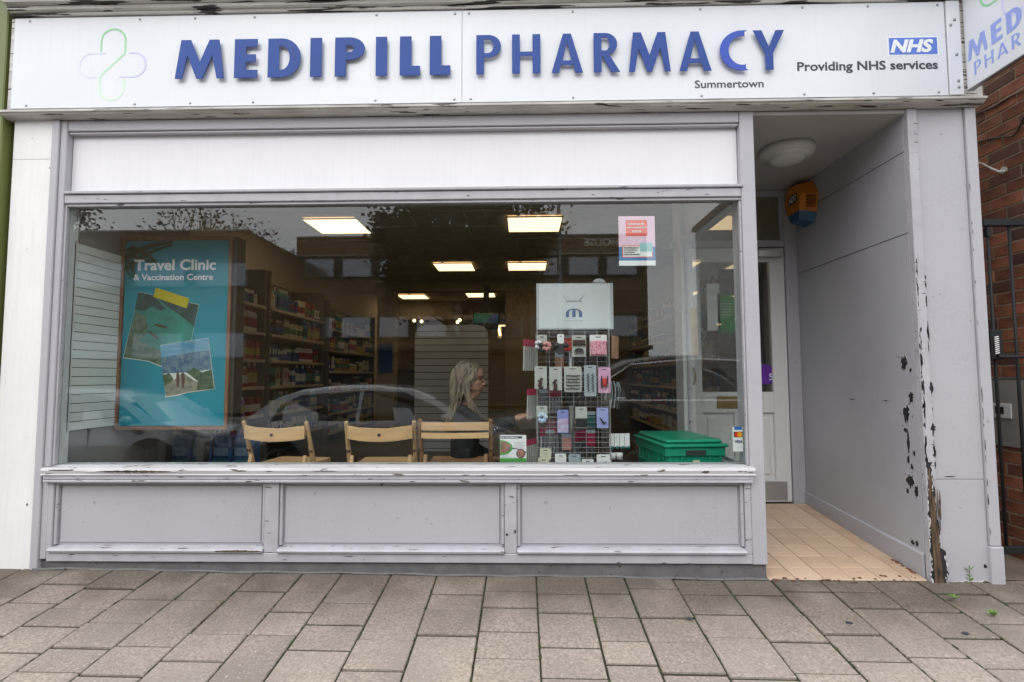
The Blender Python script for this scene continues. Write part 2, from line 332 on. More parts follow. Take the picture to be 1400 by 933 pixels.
def text(body, O, w, h, mt, parent, U=XU, V=ZU, bold=.0, name='lettering', lift=.001, extrude=.001, res=3, shear=0, fit='wh'):
    cu = bpy.data.curves.new('t', 'FONT'); cu.body = body; cu.size = 1; cu.offset = bold; cu.resolution_u = res; cu.extrude = extrude/2; cu.shear = shear
    o = bpy.data.objects.new('t', cu); me = bpy.data.meshes.new_from_object(o); bpy.data.objects.remove(o)
    xs = [v.co.x for v in me.vertices]; ys = [v.co.y for v in me.vertices]
    x0, x1, y0, y1 = min(xs), max(xs), min(ys), max(ys)
    return place_mesh(me, O, U, V, parent, name, mt, w/(x1-x0), h/(y1-y0), x0, y0, lift)
def arc(cx, cy, rx, ry, a0, a1, n=14): return [(cx+rx*math.cos(math.radians(a0+(a1-a0)*i/n)), cy+ry*math.sin(math.radians(a0+(a1-a0)*i/n))) for i in range(n+1)]
def glyph(ch, w, s, t):
    if ch == 'I': return [[(0, 0), (w, 0), (w, 1), (0, 1)]]
    if ch == 'L': return [[(0, 0), (w, 0), (w, t*1.25), (s, t*1.25), (s, 1), (0, 1)]]
    if ch == 'E': return [[(0, 0), (w, 0), (w, t), (s, t), (s, .5-t*.45), (w*.92, .5-t*.45), (w*.92, .5+t*.5), (s, .5+t*.5), (s, 1-t), (w*.98, 1-t), (w*.98, 1), (0, 1)]]
    if ch == 'M':
        a = s
        return [[(0, 0), (a*.86, 0), (w*.10+a*.86, .60), (w*.5-a*.36, 0), (w*.5+a*.36, 0), (w*.90-a*.86, .60), (w-a*.86, 0), (w, 0), (w*.89, 1), (w*.89-a*1.18, 1), (w*.5, .42), (w*.11+a*1.18, 1), (w*.11, 1)]]
    if ch == 'H': return [[(0, 0), (s, 0), (s, .5-t/2), (w-s, .5-t/2), (w-s, 0), (w, 0), (w, 1), (w-s, 1), (w-s, .5+t/2), (s, .5+t/2), (s, 1), (0, 1)]]
    if ch == 'A': return [[(0, 0), (s*.98, 0), (s*.98+w*.06, .20), (w-s*.98-w*.06, .20), (w-s*.98, 0), (w, 0), (w*.5+s*.52, 1), (w*.5-s*.52, 1)], [(s*.98+w*.115, .20+t), (w*.5, .80), (w-s*.98-w*.115, .20+t)]]
    if ch == 'Y': return [[(w/2-s/2, 0), (w/2+s/2, 0), (w/2+s/2, .42), (w, 1), (w-s*1.1, 1), (w/2, .58), (s*1.1, 1), (0, 1), (w/2-s/2, .42)]]
    if ch == 'D': return [[(0, 0)] + arc(w*.42, .5, w*.58, .5, -90, 90, 20) + [(0, 1)], [(s, t)] + arc(w*.42, .5, w*.58-s, .5-t, -90, 90, 20) + [(s, 1-t)]]
    if ch in 'PR':
        h = .42 if ch == 'P' else .44; r = (1-h)/2; cx = w*.48 if ch == 'P' else w*.44; rx = (w if ch == 'P' else w*.9)-cx
        inner = [(s, h+t)] + arc(cx, h+r, rx-s, r-t, -90, 90, 14) + [(s, 1-t)]
        if ch == 'P': return [[(0, 0), (s, 0), (s, h)] + arc(cx, h+r, rx, r, -90, 90, 16) + [(0, 1)], inner]
        return [[(0, 0), (s, 0), (s, .46), (w-s*1.12, 0), (w, 0), (w*.56, .48)] + arc(cx, h+r, rx, r, -62, 90, 16) + [(0, 1)], inner]
    if ch == 'C':
        return [arc(w*.9, .5, w*.9, .51, 78, 282, 26)[::1] + [(w*1.0, .03), (w*1.0, .03+t)] + arc(w*.9, .5, w*.9-s, .51-t, 275, 85, 24) + [(w*.98, .97-t), (w*.98, .97)]]
def letter(ch, O, w, h, s, t, U, V, parent, mt, depth, lift, name='letter'):
    g = glyph(ch, w/h, s, t); me = curve_mesh(g, depth); return place_mesh(me, O, U, V, parent, name, mt, h, h, 0, 0, lift)
def disc(mb, c, r, y0, y1, m=0, n=20, sz=1.0): return mb.prism([(c[0]+r*math.cos(2*PI*i/n), c[1]+r*sz*math.sin(2*PI*i/n)) for i in range(n)], 'xz', y0, y1, m)
def blob(cx, cz, rx, rz, n=14, j=.3, seed=0):
    q = random.Random(seed); return [(cx+rx*math.cos(2*PI*i/n)*(1-j+2*j*q.random()), cz+rz*math.sin(2*PI*i/n)*(1-j+2*j*q.random())) for i in range(n)]
def copy_tree(o, parent=None, group=None, label=None, loc=None, rz=None):
    c = o.copy(); COL.objects.link(c); c.parent = parent
    if label: c['label'] = label
    if loc is not None: c.location = loc
    if rz is not None: c.rotation_euler = (0, 0, rz)
    for ch in list(o.children): copy_tree(ch, c)
    return c
def gz(x, y): return .012 - .0105*x + .097*y      # the pavement falls towards the road

# ---------------------------------------------------------------- ground, pavement, road
g = MB().box(-200, 200, -220, 160, -1.0, -.62); struct('ground', 'ground', g)
r_ = MB(); r_.box(-120, 120, -12.0, -3.86, -.6, -.50, 0); struct('road', 'asphalt', r_)
ln = MB(); [ln.box(x, x+2, -8.0, -7.88, -.497, -.493) for x in range(-60, 60, 5)]; struct('road_line', 'road_line', ln)
kb = MB()
for i in range(-30, 30): kb.box(i*.915+.004, i*.915+.911, -3.86, -3.72, -.55, -.372, .012)
struct('kerb', 'kerb', kb)
op = MB().box(-120, 120, -16.5, -12, -.6, -.37); struct('opposite_pavement', 'kerb', op)
mb = MB(); mb.v = [Vector((x, y, gz(x, y)-.009)) for y in (-3.72, .06) for x in (-14, 14)]+[Vector((x, y, -.6)) for y in (-3.72, .06) for x in (-14, 14)]
mb.f = [(0, 1, 3, 2), (0, 4, 5, 1), (4, 6, 7, 5), (2, 3, 7, 6), (0, 2, 6, 4), (1, 5, 7, 3)]; mb.m = [0]*6
pav = mb.build('pavement', 'joint', kind='structure')
def slab(mb, x0, x1, y0, y1, dz=0, c=.004):
    k = len(mb.v); pts = []
    for (x, y, z) in ((x0, y0, -.05), (x1, y0, -.05), (x1, y1, -.05), (x0, y1, -.05), (x0, y0, -c), (x1, y0, -c), (x1, y1, -c), (x0, y1, -c), (x0+c, y0+c, 0), (x1-c, y0+c, 0), (x1-c, y1-c, 0), (x0+c, y1-c, 0)):
        pts.append(Vector((x, y, gz(x, y)+z+dz)))
    mb.v += pts
    for f in ((0, 1, 5, 4), (1, 2, 6, 5), (2, 3, 7, 6), (3, 0, 4, 7), (4, 5, 9, 8), (5, 6, 10, 9), (6, 7, 11, 10), (7, 4, 8, 11), (8, 9, 10, 11)): mb.f.append(tuple(k+i for i in f)); mb.m.append(0)
bnd = [414, 467, 535, 597.5, 665, 733, 799, 853]
xs = [P(b, 786, 0).x for b in bnd]; step = .262
while xs[0] > -4.6: xs.insert(0, xs[0]-step*rnd.choice((.97, 1, 1.03)))
while xs[-1] < 4.9: xs.append(xs[-1]+step*rnd.choice((.98, 1, 1.04)))
known = {3: [.45, .61], 4: [.16, .35, .555, .60], 5: [.165, .32, .52, .717], 6: [.20, .37, .62, .9]}
bi = min(range(len(xs)), key=lambda i: abs(xs[i]-P(535, 786, 0).x))
rest = MB(); ns = 0
for i in range(len(xs)-1):
    a, b = xs[i]+rnd.uniform(.003, .006), xs[i+1]-rnd.uniform(.003, .005); y = .02; ks = {bi: [.60, .81], bi+1: [.20, .345, .56], bi+2: [.165, .32, .52, .717], bi+3: [.19, .36, .63, .83], bi+4: [.17, .39, .58, .74]}.get(i, None)
    cuts = [-.02]+(ks or []);
    if not ks: cuts.append(rnd.choice((.12, .2, .3, .16)))
    while cuts[-1] < 3.6: cuts.append(cuts[-1]+rnd.choice((.155, .19, .19, .21, .27, .38)))
    for q in range(len(cuts)-1):
        y1, y0 = -cuts[q], -min(cuts[q+1], 3.71)
        if y1-y0 < .05: continue
        dz = rnd.uniform(-.004, .003)
        if y1 > -1.25 and -4.0 < a < 4.0 and ns < 290:
            m = MB(); slab(m, a, b, y0+rnd.uniform(.006, .010), y1-.007, dz); m.build('paving_slab', 'slab', pav); ns += 1
        else: slab(rest, a, b, y0+.0035, y1-.0035, dz)
o = rest.build('paving_slab', 'slab', pav, kind='stuff')
# moss threads in the joints
mo = MB()
for i in range(len(xs)):
    for k in range(26):
        y = -rnd.uniform(.05, 1.3)
        if rnd.random() < .75:
            mo.ball((xs[i]+rnd.uniform(-.002, .002), y, gz(xs[i], y)-.005), rnd.uniform(.004, .008), 6, 4, sc=(.9, rnd.uniform(1, 4), .7))
mo.build('moss', 'moss', pav, kind='stuff')
spot = MB()
for (x, y) in ((943, 847), (1161, 853), (1320, 867)):
    d = ray(x, y); t = (gz(0, 0)-CAM.z)/(d.z-.097*d.y+.0105*d.x) if False else None
    # meet the ray with the sloping plane
    A = d.z-.097*d.y+.0105*d.x; B = .012-.0105*CAM.x+.097*CAM.y-CAM.z; q = CAM+d*(B/A)
    bl = blob(q.x, q.y, .016, .013, 12, .15, int(x)); spot.face([(u, v, gz(u, v)+.0045) for u, v in bl])
spot.build('gum_spot', 'ink', pav, kind='stuff')
# small weeds in the joints
for n_, (px_, py_, hgt) in enumerate(((1305, 822, .02), (1357, 843, .02), (1326, 797, .075))):
    d = ray(px_, py_); A = d.z-.097*d.y+.0105*d.x; B = .012-.0105*CAM.x+.097*CAM.y-CAM.z; q = CAM+d*(B/A); m = MB()
    for k in range(14):
        a = rnd.uniform(0, 6.28); l = rnd.uniform(.02, .04); h0 = rnd.uniform(0, hgt); c = q+Vector((0, 0, h0)); t = Vector((math.cos(a)*l, math.sin(a)*l*.6, l*.35+.004))
        s2 = Vector((-math.sin(a), math.cos(a), 0))*.005; m.face([c, c+t*.5+s2, c+t, c+t*.5-s2])
    if hgt > .05: m.tube([q, q+Vector((.003, 0, hgt*1.2))], .0015, 5)
    one('weed', 'weed', ['low green weed in the pavement joint below the right pillar', 'low green weed in the pavement joint nearest the gate side, farthest from the shop', 'upright thin weed growing at the foot of the right pillar'][n_], 'weed', m, 'weeds in the pavement joints', base=q)

# ---------------------------------------------------------------- the shopfront
shop = thing('shopfront', 'white and lavender grey painted shopfront with large display window, recessed door and peeling paint', 'shopfront', (0, 0, 0))
XL, XR = -2.625, 1.22
bx('pilaster', 'pil_white', shop, -2.955, -2.722, .0, .30, .02, 2.60, .004, label='smooth white pilaster at the window side')
bx('frame_edge', 'lav', shop, -2.72, -2.677, -.012, .10, .035, 2.578, .004)
bx('window_stile', 'lav', shop, -2.677, -2.640, 0, .11, .09, 2.578, .004); bx('window_jamb', 'door_white', shop, -2.70, -2.634, .0515, .1095, .60, 2.087, .002); bx('window_stile', 'lav', shop, XR+.004, 1.302, 0, .13, .075, 2.578, .004)
MB().box(-2.638, XR+.002, .002, .11, 2.515, 2.578, .004).box(-2.638, XR+.002, .012, .06, 2.50, 2.513, .003).build('window_head', 'lav', shop)
MB().box(-2.638, XR+.002, .001, .11, 2.088, 2.138, .004).box(-2.635, XR+.012, -.010, .05, 2.140, 2.158, .004).build('window_rail', 'lav_worn', shop)
bx('transom_panel', 'panel_white', shop, -2.638, XR+.002, .045, .085, 2.16, 2.50, .002)
MB().box(-2.6395, -2.628, .012, .038, .602, 2.087, .002).build('glazing_bead', 'lav_worn', shop); MB().box(XR-.008, XR+.0035, .012, .038, .602, 2.087, .002).build('glazing_bead', 'lav_worn', shop)
MB().box(-2.6275, XR-.0085, .012, .038, 2.072, 2.0875, .002).build('glazing_bead', 'lav_worn', shop)
bx('window_pane', 'shop_glass', shop, -2.638, XR+.002, .040, .0414, .590, 2.086, 0, label='wide single pane of the display window')
# sill
sl = MB(); sl.prism([(-.027, .560), (-.032, .578), (-.024, .592), (.03, .600), (.12, .600), (.12, .555), (-.03, .553)], 'yz', -2.667, 1.24); sl.build('window_sill', 'sill_white', shop)
bx('sill_band', 'lav_worn', shop, -2.66, 1.235, -.022, .10, .527, .5525, .003)
MB().box(-2.655, 1.228, -.028, .0, .512, .5255, .003).build('sill_bead', 'lav_worn', shop)
g_ = random.Random(5); N_ = 44
def jag(x0, x1, zc, h, y, mt_='rot_wood'):
    up_, dn_ = [], []
    for i in range(N_+1):
        u = i/N_; e = math.sin(PI*u)**.6; up_.append((x0+(x1-x0)*u, zc+h*e*g_.uniform(.35, 1))); dn_.append((x0+(x1-x0)*u, zc-h*e*g_.uniform(.35, 1)-.0005))
    MB().prism(up_+dn_[::-1], 'xz', y, y+.005).build('rotten_patch', mt_, shop)
jag(-2.42, -1.90, .574, .009, -.0332, 'chip_edge'); jag(-2.35, -1.93, .574, .0075, -.0342); jag(-2.31, -2.10, .575, .004, -.0350, 'black_wear')
jag(-2.62, -2.48, .581, .003, -.0335, 'black_wear'); jag(-1.15, -1.02, .577, .0025, -.0335, 'black_wear')
jag(-1.69, -1.43, .143, .006, -.0172)
# stall riser: rails, muntins and three raised panels
bays = [(-2.615, -1.428), (-1.352, -.108), (-.042, 1.190)]
rl = MB(); rl.box(-2.6395, 1.2235, 0, .10, .078, .128, .004); rl.build('bottom_rail', 'lav_worn', shop)
for x0, x1 in ((-2.66, -2.615), (-1.428, -1.352), (-.108, -.042), (1.190, 1.2235)): bx('muntin', 'lav_worn' if x0 > -2.6 else 'lav', shop, x0, x1, .002, .10, .1285, .5105, .003)
for i, (x0, x1) in enumerate(bays):
    p = MB().box(x0, x1, .034, .06, .129, .511, 0).box(x0+.028, x1-.028, .026, .036, .175, .486, .003).build('riser_panel', 'lav', shop)
    bd = MB().prism([(.0, .129), (-.012, .131), (-.016, .142), (-.008, .150), (.034, .160), (.034, .129)], 'yz', x0-.012*(i == 0)+.002, x1-.002); bd.build('panel_bead', 'lav_worn', p)
    MB().box(x0+.002, x0+.018, .012, .034, .166, .509, .003).box(x1-.018, x1-.002, .012, .034, .166, .509, .003).box(x0+.019, x1-.019, .012, .034, .498, .509, .003).build('panel_moulding', 'lav_worn', p)
mb = MB(); mb.v = [Vector((x, y, z)) for (x, z) in ((-2.70, .02), (1.299, -.04), (1.299, .0775), (-2.70, .0775)) for y in (.018, .13)]
mb.f = [(0, 2, 4, 6), (1, 7, 5, 3), (0, 1, 3, 2), (2, 3, 5, 4), (4, 5, 7, 6), (6, 7, 1, 0)]; mb.m = [0]*6; mb.build('plinth', 'plinth', shop)
ed = MB(); ed.tube([(x, -.004+.006*math.sin(x*5), gz(x, 0)+.002+.003*math.sin(x*17)) for x in [(-2.7+i*.1) for i in range(41)]], .0075, 6); ed.build('mortar_fillet', 'plinth', shop)
# bottom moulding under the fascia and the cornice above
MB().prism([(.30, 2.58), (-.018, 2.58), (-.040, 2.583), (-.056, 2.590), (-.060, 2.597), (-.070, 2.600), (-.070, 2.612), (-.058, 2.617), (.30, 2.617)], 'yz', -2.985, 2.545).build('fascia_moulding', 'mould_white', shop)
co = [(.30, 3.165), (-.072, 3.165), (-.078, 3.175), (-.074, 3.181), (-.095, 3.187), (-.100, 3.199), (-.096, 3.206), (-.125, 3.212), (-.130, 3.226), (-.127, 3.233), (-.150, 3.240), (-.155, 3.262), (-.152, 3.268), (-.175, 3.275), (-.18, 3.315), (-.17, 3.33), (.30, 3.36)]
MB().prism(co, 'yz', -2.94, 2.60).build('cornice', 'cornice_white', shop)
bx('fascia_backing', 'mould_white', shop, -2.955, 2.53, -.05, .30, 2.618, 3.163, .003)
bx('lead_capping', 'opp_roof', shop, -3.0, 2.62, -.175, .30, 3.362, 3.376, .003)
# upper storey above, outside the picture
up = thing('brick_building', 'red brick upper storey wall above the shop cornice', 'building', (0, .3, 3.37))
bx('wall', 'opp_brick', up, -6.5, 2.62, .301, .6, 3.377, 7.5, 0)
# recess: soffit, side wall, right pillar
SOF = 2.555
bx('soffit', 'soffit', shop, 1.303, 2.157, .005, 1.33, SOF, SOF+.02, 0)
sw = bx('recess_wall', 'wall_recess', shop, 2.158, 2.203, .03, 1.35, -.05, 2.575, 0)
for (a, b) in ((.12, 1.8795), (1.8825, 2.345), (2.348, 2.574)): bx('panel', 'wall_recess', sw, 2.1525, 2.1575, .032, 1.265, a, b, .0012)
sk_ = MB(); sk_.v = [Vector(p) for p in ((2.140, .034, -.02), (2.140, 1.26, .10), (2.140, 1.26, .20), (2.140, .034, .118), (2.152, .034, -.02), (2.152, 1.26, .10), (2.152, 1.26, .20), (2.152, .034, .13))]
sk_.f = [(0, 1, 2, 3), (4, 7, 6, 5), (0, 3, 7, 4), (1, 5, 6, 2), (3, 2, 6, 7), (0, 4, 5, 1)]; sk_.m = [0]*6; sk_.build('skirting', 'wall_recess', shop)
bx('crack', 'black_wear', shop, 2.1517, 2.1532, .035, 1.26, 1.8795, 1.8822, 0); bx('crack', 'black_wear', shop, 2.1517, 2.1532, .035, 1.0, 2.345, 2.3475, 0)
pr = MB().box(2.207, 2.468, .006, .26, .528, 2.578, .002).box(2.207, 2.468, .006, .26, -.03, .5255, .002); pr.build('pillar_panel', 'lav', shop)
MB().box(2.153, 2.206, -.008, .0315, -.03, 2.578, .004).build('corner_trim', 'lav_worn', shop)
MB().box(2.470, 2.528, -.010, .26, .18, 2.578, .004).box(2.464, 2.534, -.016, .26, -.04, .178, .004).build('corner_trim', 'lav', shop)
# paint lost from the recess wall and rotten corner
ch = MB()
rim_ = MB()
def rw(px_, py_, rx, rz, sd, j=.42, n=22):
    q = PX(px_, py_, 2.152); ch.prism(blob(q.y, q.z, rx, rz, n, j, sd), 'yz', 2.1508, 2.1530); rim_.prism([(q.y+(a-q.y)*1.10+.001, q.z+(b-q.z)*1.07+.001) for a, b in blob(q.y, q.z, rx, rz, n, j, sd)], 'yz', 2.1516, 2.1530)
    g = random.Random(sd+50)
    for k in range(4): a, b = q.y+g.uniform(-2, 2)*rx, q.z+g.uniform(-1.8, 1.8)*rz; ch.prism(blob(a, b, rx*g.uniform(.06, .16), rz*g.uniform(.05, .16), 9, .5, sd+k), 'yz', 2.1508, 2.1530)
for i, (a, b, c_, d_) in enumerate(((1236, 497, .024, .045), (1245, 506, .008, .010), (1246, 543, .018, .028), (1239, 566, .028, .045), (1238, 588, .014, .014), (1242, 604, .010, .055), (1242, 628, .012, .018), (1250, 620, .008, .012), (1247, 638, .010, .014), (1245, 658, .030, .035), (1241, 671, .012, .012), (1248, 742, .014, .013), (1254, 743, .012, .015), (1165, 546, .03, .004), (1211, 548, .026, .0035), (1253, 671, .015, .03))):
    rw(a, b, c_, d_, i*5+1)
ch.build('paint_chip', 'black_wear', shop, kind='stuff'); rim_.build('paint_flake', 'chip_edge', shop, kind='stuff')
ch = MB()
for i in range(70):
    z = .60+1.15*rnd.random()**1.3; x = rnd.choice((2.155, 2.156, 2.160, 2.163, 2.201))+rnd.uniform(0, .003)
    ch.prism(blob(x, z, rnd.uniform(.001, .0045), rnd.uniform(.004, .030), 12, .6, i), 'xz', -.0086, -.0075)
for i, (z, a, b) in enumerate(((1.02, .010, .03), (1.32, .006, .04), (.80, .012, .02), (1.5, .004, .03), (.68, .007, .03))):
    ch.prism(blob(2.203, z, a, b, 14, .5, i+70), 'xz', -.0086, -.0075)
for i in range(18):
    z = rnd.uniform(.0, 2.2); ch.prism(blob(2.4705+rnd.uniform(-.001, .002), z, rnd.uniform(.0008, .0018), rnd.uniform(.006, .03), 9, .6, i+90), 'xz', -.0108, -.0095)
for px_, py_, a, b in ((1268, 596, .012, .03), (1348, 775, .009, .011), (1300, 652, .03, .0025)):
    q = P(px_, py_, 0); ch.prism(blob(q.x, q.z, a, b, 12, .35, px_), 'xz', .0045, .0062)
for px_, py_, a, b in ((693, 731, .006, .007), (704, 727, .005, .01), (522, 663, .007, .006), (37, 690, .004, .008), (68, 230, .003, .004), (250, 750, .03, .003), (720, 610, .0, .0)):
    if a: q = P(px_, py_, 0); ch.prism(blob(q.x, q.z, a, b, 10, .3, px_), 'xz', -.0015 if px_ > 100 else -.0011, .001)
ch.build('paint_chip', 'black_wear', shop, kind='stuff')
L_, R_ = [], []
q = random.Random(3)
for i in range(34):
    u = i/33; z = -.02+.64*u; wdt = .012+.026*(1-u)**1.3; jag = q.uniform(-.006, .006)+.006*math.sin(i*1.9)
    cx_ = 2.170+.022*(1-u)**1.5; L_.append((cx_-wdt+jag*.6, z)); R_.append((cx_+wdt+q.uniform(-.008, .008)+(.016 if .05 < u < .3 else 0), z))
MB().prism(L_+R_[::-1], 'xz', -.0095, -.0075).build('rot_hollow', 'black_wear', shop)
def strip(a, b, w0, w1, y, zt_, mt_, nm, sd):
    g = random.Random(sd); l1, l2 = [], []
    for i in range(17):
        u = i/16; z = -.015+zt_*u; c = a+(b-a)*u; w = w0+(w1-w0)*u; l1.append((c-w+g.uniform(-.002, .002), z)); l2.append((c+w+g.uniform(-.002, .002), z))
    MB().prism(l1+l2[::-1], 'xz', y, y+.004).build(nm, mt_, shop)
strip(2.178, 2.166, .010, .005, -.0130, .60, 'rot_wood', 'exposed_wood', 1); strip(2.197, 2.175, .007, .003, -.0122, .55, 'rot_wood', 'exposed_wood', 2); strip(2.210, 2.188, .005, .002, -.0112, .42, 'rot_wood', 'exposed_wood', 3)
for k in range(9):
    z0 = q.uniform(0, .40); x = 2.168+k*.006; MB().tube([(x+q.uniform(-.002, .002), -.013, z0+.16*j/5+q.uniform(-.008, .008)) for j in range(6)], [.001, .003, .002, .0035, .002, .001], 6).build('splinter', 'rot_wood', shop)
fl = MB()
for i in range(44):
    s_ = q.random(); z = -.02+.60*s_; sd_ = q.choice((0, 1)); x = (L_ if sd_ == 0 else R_)[int(s_*33)][0]
    fl.prism(blob(x, z, q.uniform(.001, .005), q.uniform(.003, .012), 9, .6, i), 'xz', -.0120, -.0098)
for i in range(30): fl.prism(blob(q.uniform(2.22, 2.46), q.uniform(-.022, -.008), q.uniform(.008, .03), q.uniform(.002, .008), 8, .5, i+300), 'xz', .003, .0052)
fl.build('paint_flake', 'chip_edge', shop, kind='stuff')
db = MB()
for i in range(70):
    x = q.choice((q.uniform(1.32, 2.05), q.uniform(1.9, 2.13))); y = q.uniform(-.03, .02) if x < 1.9 else q.uniform(-.01, .25); r = q.uniform(.003, .011)
    if x > 1.9 and y > .06: x = 2.135-q.random()*.02
    db.ball((x, y, max(gz(x, y),   .09*y)+.002), r, 6, 4, sc=(1, 1, .4))
db.build('flaked_debris', 'debris_mat', shop, kind='stuff')
# hairline joints of the left pilaster and right-hand white panels
bx('joint_line', 'mould_white', shop, -2.950, -2.725, -.0012, .001, 2.350, 2.352, 0)
# doorstep tiles
stp = MB(); stp.v = [Vector((x, y, z)) for y, dz in ((.0, 0), (1.26, .113)) for x in (1.303, 2.152) for z in (-.2, -.009+dz)]; stp.f = [(0, 1, 3, 2), (4, 6, 7, 5), (0, 4, 5, 1), (2, 3, 7, 6), (1, 5, 7, 3), (0, 2, 6, 4)]; stp.m = [0]*6
step_ = stp.build('entrance_floor', 'tile_joint', kind='structure')
def tmesh(ridged):
    m = MB(); c = .1455
    m.box(.0, c, 0, c, -.008, 0, .002)
    if ridged:
        for k in range(4):
            e = .012+k*.016; 
            for (a0, a1, b0, b1) in ((e, c-e, e, e+.004), (e, c-e, c-e-.004, c-e), (e, e+.004, e+.005, c-e-.005), (c-e-.004, c-e, e+.005, c-e-.005)): m.box(a0, a1, b0, b1, .0002, .0012, 0, 1)
    me = m.mesh('tile', ['tile_tan', 'tile_ridge']); return me
TM = (tmesh(False), tmesh(True))
for j in range(9):
    for i in range(6):
        x = 1.305+i*.150; y = .002+j*.150
        if x > 2.12 or y > 1.24: continue
        o = link('tile', TM[1 if (i*7+j*5+(i*j) % 3) % 3 != 1 else 0], step_); o.location = (x, y, .0+.09*y); o.rotation_euler = (math.atan(.09), 0, 0)
        if x+.15 > 2.14: o.scale.x = (2.139-x)/.147
        if y+.15 > 1.24: o.scale.y = .95*(1.245-y)/.147
# ceiling lamp, alarm
c = PX(1072, 200, 1.70); lmp = thing('ceiling_light', 'round opal bulkhead lamp on the soffit of the door recess, unlit', 'lamp', (1.712, .47, SOF))
MB().lathe([(.165, SOF-.001), (.168, SOF-.03), (.155, SOF-.052), (.150, SOF-.054)], (1.712, .47, 0), 40).build('lamp_rim', 'lamp_rim', lmp, smooth=True)
MB().lathe([(.149, SOF-.050), (.146, SOF-.060), (.11, SOF-.070), (.112, SOF-.074), (.085, SOF-.086), (.04, SOF-.092), (.001, SOF-.093)], (1.712, .47, 0), 40).build('lamp_shade', 'lamp_opal', lmp, smooth=True)
al = thing('burglar_alarm', 'orange and blue hexagonal burglar alarm box high on the recess wall', 'alarm box', (2.09, .98, 2.25))
hexo = [(.845, 2.475), (.925, 2.553-.02), (1.075, 2.533), (1.13, 2.45), (1.10, 2.30), (1.06, 2.275), (.875, 2.275)]
hexf = [(.875, 2.44), (.93, 2.50), (1.065, 2.50), (1.115, 2.44), (1.07, 2.30), (.885, 2.30)]
m = MB(); k = 0
o6 = [(.915, 2.42), (.98, 2.525), (1.16, 2.525), (1.22, 2.42), (1.17, 2.285), (.95, 2.285)]
m.v = [Vector((2.1515, a, b)) for a, b in o6]+[Vector((2.037, .5*(a+c_)+.0, .5*(b+d_))) for (a, b), (c_, d_) in zip(o6, o6)]
m.v = m.v[:6]+[Vector((2.037, 1.065+(a-1.065)*.80, 2.40+(b-2.40)*.84)) for a, b in o6]
m.f = [(0, 1, 7, 6), (1, 2, 8, 7), (2, 3, 9, 8), (3, 4, 10, 9), (5, 0, 6, 11), (6, 7, 8, 9, 10, 11)]; m.m = [0]*6; m.build('case', 'alarm_orange', al)
bl = MB(); bl.v = [Vector((2.1515, 1.17, 2.285)), Vector((2.1515, .95, 2.285)), Vector((2.037, 1.065-.115*.8, 2.40-.115*.84)), Vector((2.037, 1.065+.105*.8, 2.40-.115*.84)), Vector((2.1515, 1.13, 2.215)), Vector((2.1515, .98, 2.215)), Vector((2.047, 1.00, 2.245)), Vector((2.047, 1.12, 2.245))]
bl.f = [(0, 3, 2, 1), (1, 2, 6, 5), (2, 3, 7, 6), (3, 0, 4, 7), (4, 5, 6, 7), (0, 1, 5, 4)]; bl.m = [0]*6; bl.build('strobe_lens', 'alarm_blue', al)
for k in range(4):
    z = 2.318+k*.024; yy = .948-(z-2.285)*.24; MB().box(2.07, 2.135, yy-.014, yy+.01, z, z+.010, .002).build('louvre', 'alarm_slot', al)
bx('badge', 'tv_black', al, 2.035, 2.0372, .995, 1.125, 2.375, 2.445, 0)
text('ADT', (2.035, 1.115, 2.387), .11, .047, 'white_ink', al, U=Vector((0, -1, 0)), bold=.02, lift=.0005)
# back of the recess: door frame, transom light, door leaf
DY = 1.25
dr = thing('shop_door', 'white half glazed panelled door with brass letter plate and steel kick plate', 'door', (1.62, DY, .13))
fr = MB().box(2.056, 2.1515, DY, DY+.09, .09, SOF-.004, .003).box(1.175, 2.055, DY+.002, DY+.08, 2.096, 2.150, .003).box(1.175, 2.055, DY+.002, DY+.08, 2.505, SOF-.004, .003); fr.build('door_frame', 'lav', shop)
bx('fanlight', 'glass_trans', shop, 1.30, 2.055, DY+.03, DY+.04, 2.151, 2.504, 0)
bx('fanlight_bar', 'lav', shop, 2.025, 2.054, DY+.004, DY+.028, 2.151, 2.503, .002)
bx('threshold', 'rot_wood', shop, 1.24, 2.055, DY-.01, DY+.10, .090, .112, .003)
x0, x1, z0, z1 = 1.275, 2.051, .120, 2.090
DB = DY+.012
leaf = MB()
leaf.box(x0, x0+.115, DB, DB+.045, z0, z1, .003).box(x1-.115, x1, DB, DB+.045, z0, z1, .003).box(x0+.1155, x1-.1155, DB+.0003, DB+.045, z1-.11, z1, .002).box(x0+.1155, x1-.1155, DB+.0003, DB+.045, z0, z0+.165, .002).box(x0+.1155, x1-.1155, DB+.0003, DB+.045, .800, .960, .002).box(1.630, 1.700, DB+.0003, DB+.045, z0+.166, .799, .002)
leaf.build('door_leaf', 'door_white', dr)
for a, b in ((x0+.116, 1.629), (1.701, x1-.116)): MB().box(a, b, DB+.022, DB+.035, z0+.166, .799, 0).box(a+.035, b-.035, DB+.010, DB+.024, z0+.205, .765, .008).build('door_panel', 'door_white', dr)
bx('door_glass', 'shop_glass', dr, x0+.116, x1-.116, DB+.02, DB+.024, .966, z1-.111, 0)
bx('kick_plate', 'steel', dr, x0+.04, x1-.035, DB-.003, DB-.0005, z0+.012, z0+.155, .001)
bx('letter_plate', 'brass', dr, 1.495, 1.69, DB-.008, DB-.0005, .832, .925, .003)
h = MB().tube([(x0+.045, DB, 1.02), (x0+.045, DB-.03, 1.035), (x0+.045, DB-.045, 1.08), (x0+.045, DB-.03, 1.13), (x0+.045, DB, 1.145)], .008, 8); h.build('handle', 'brass', dr)
bx('push_plate', 'brass', dr, x0+.02, x0+.085, DB-.003, DB-.0005, 1.25, 1.62, .001)
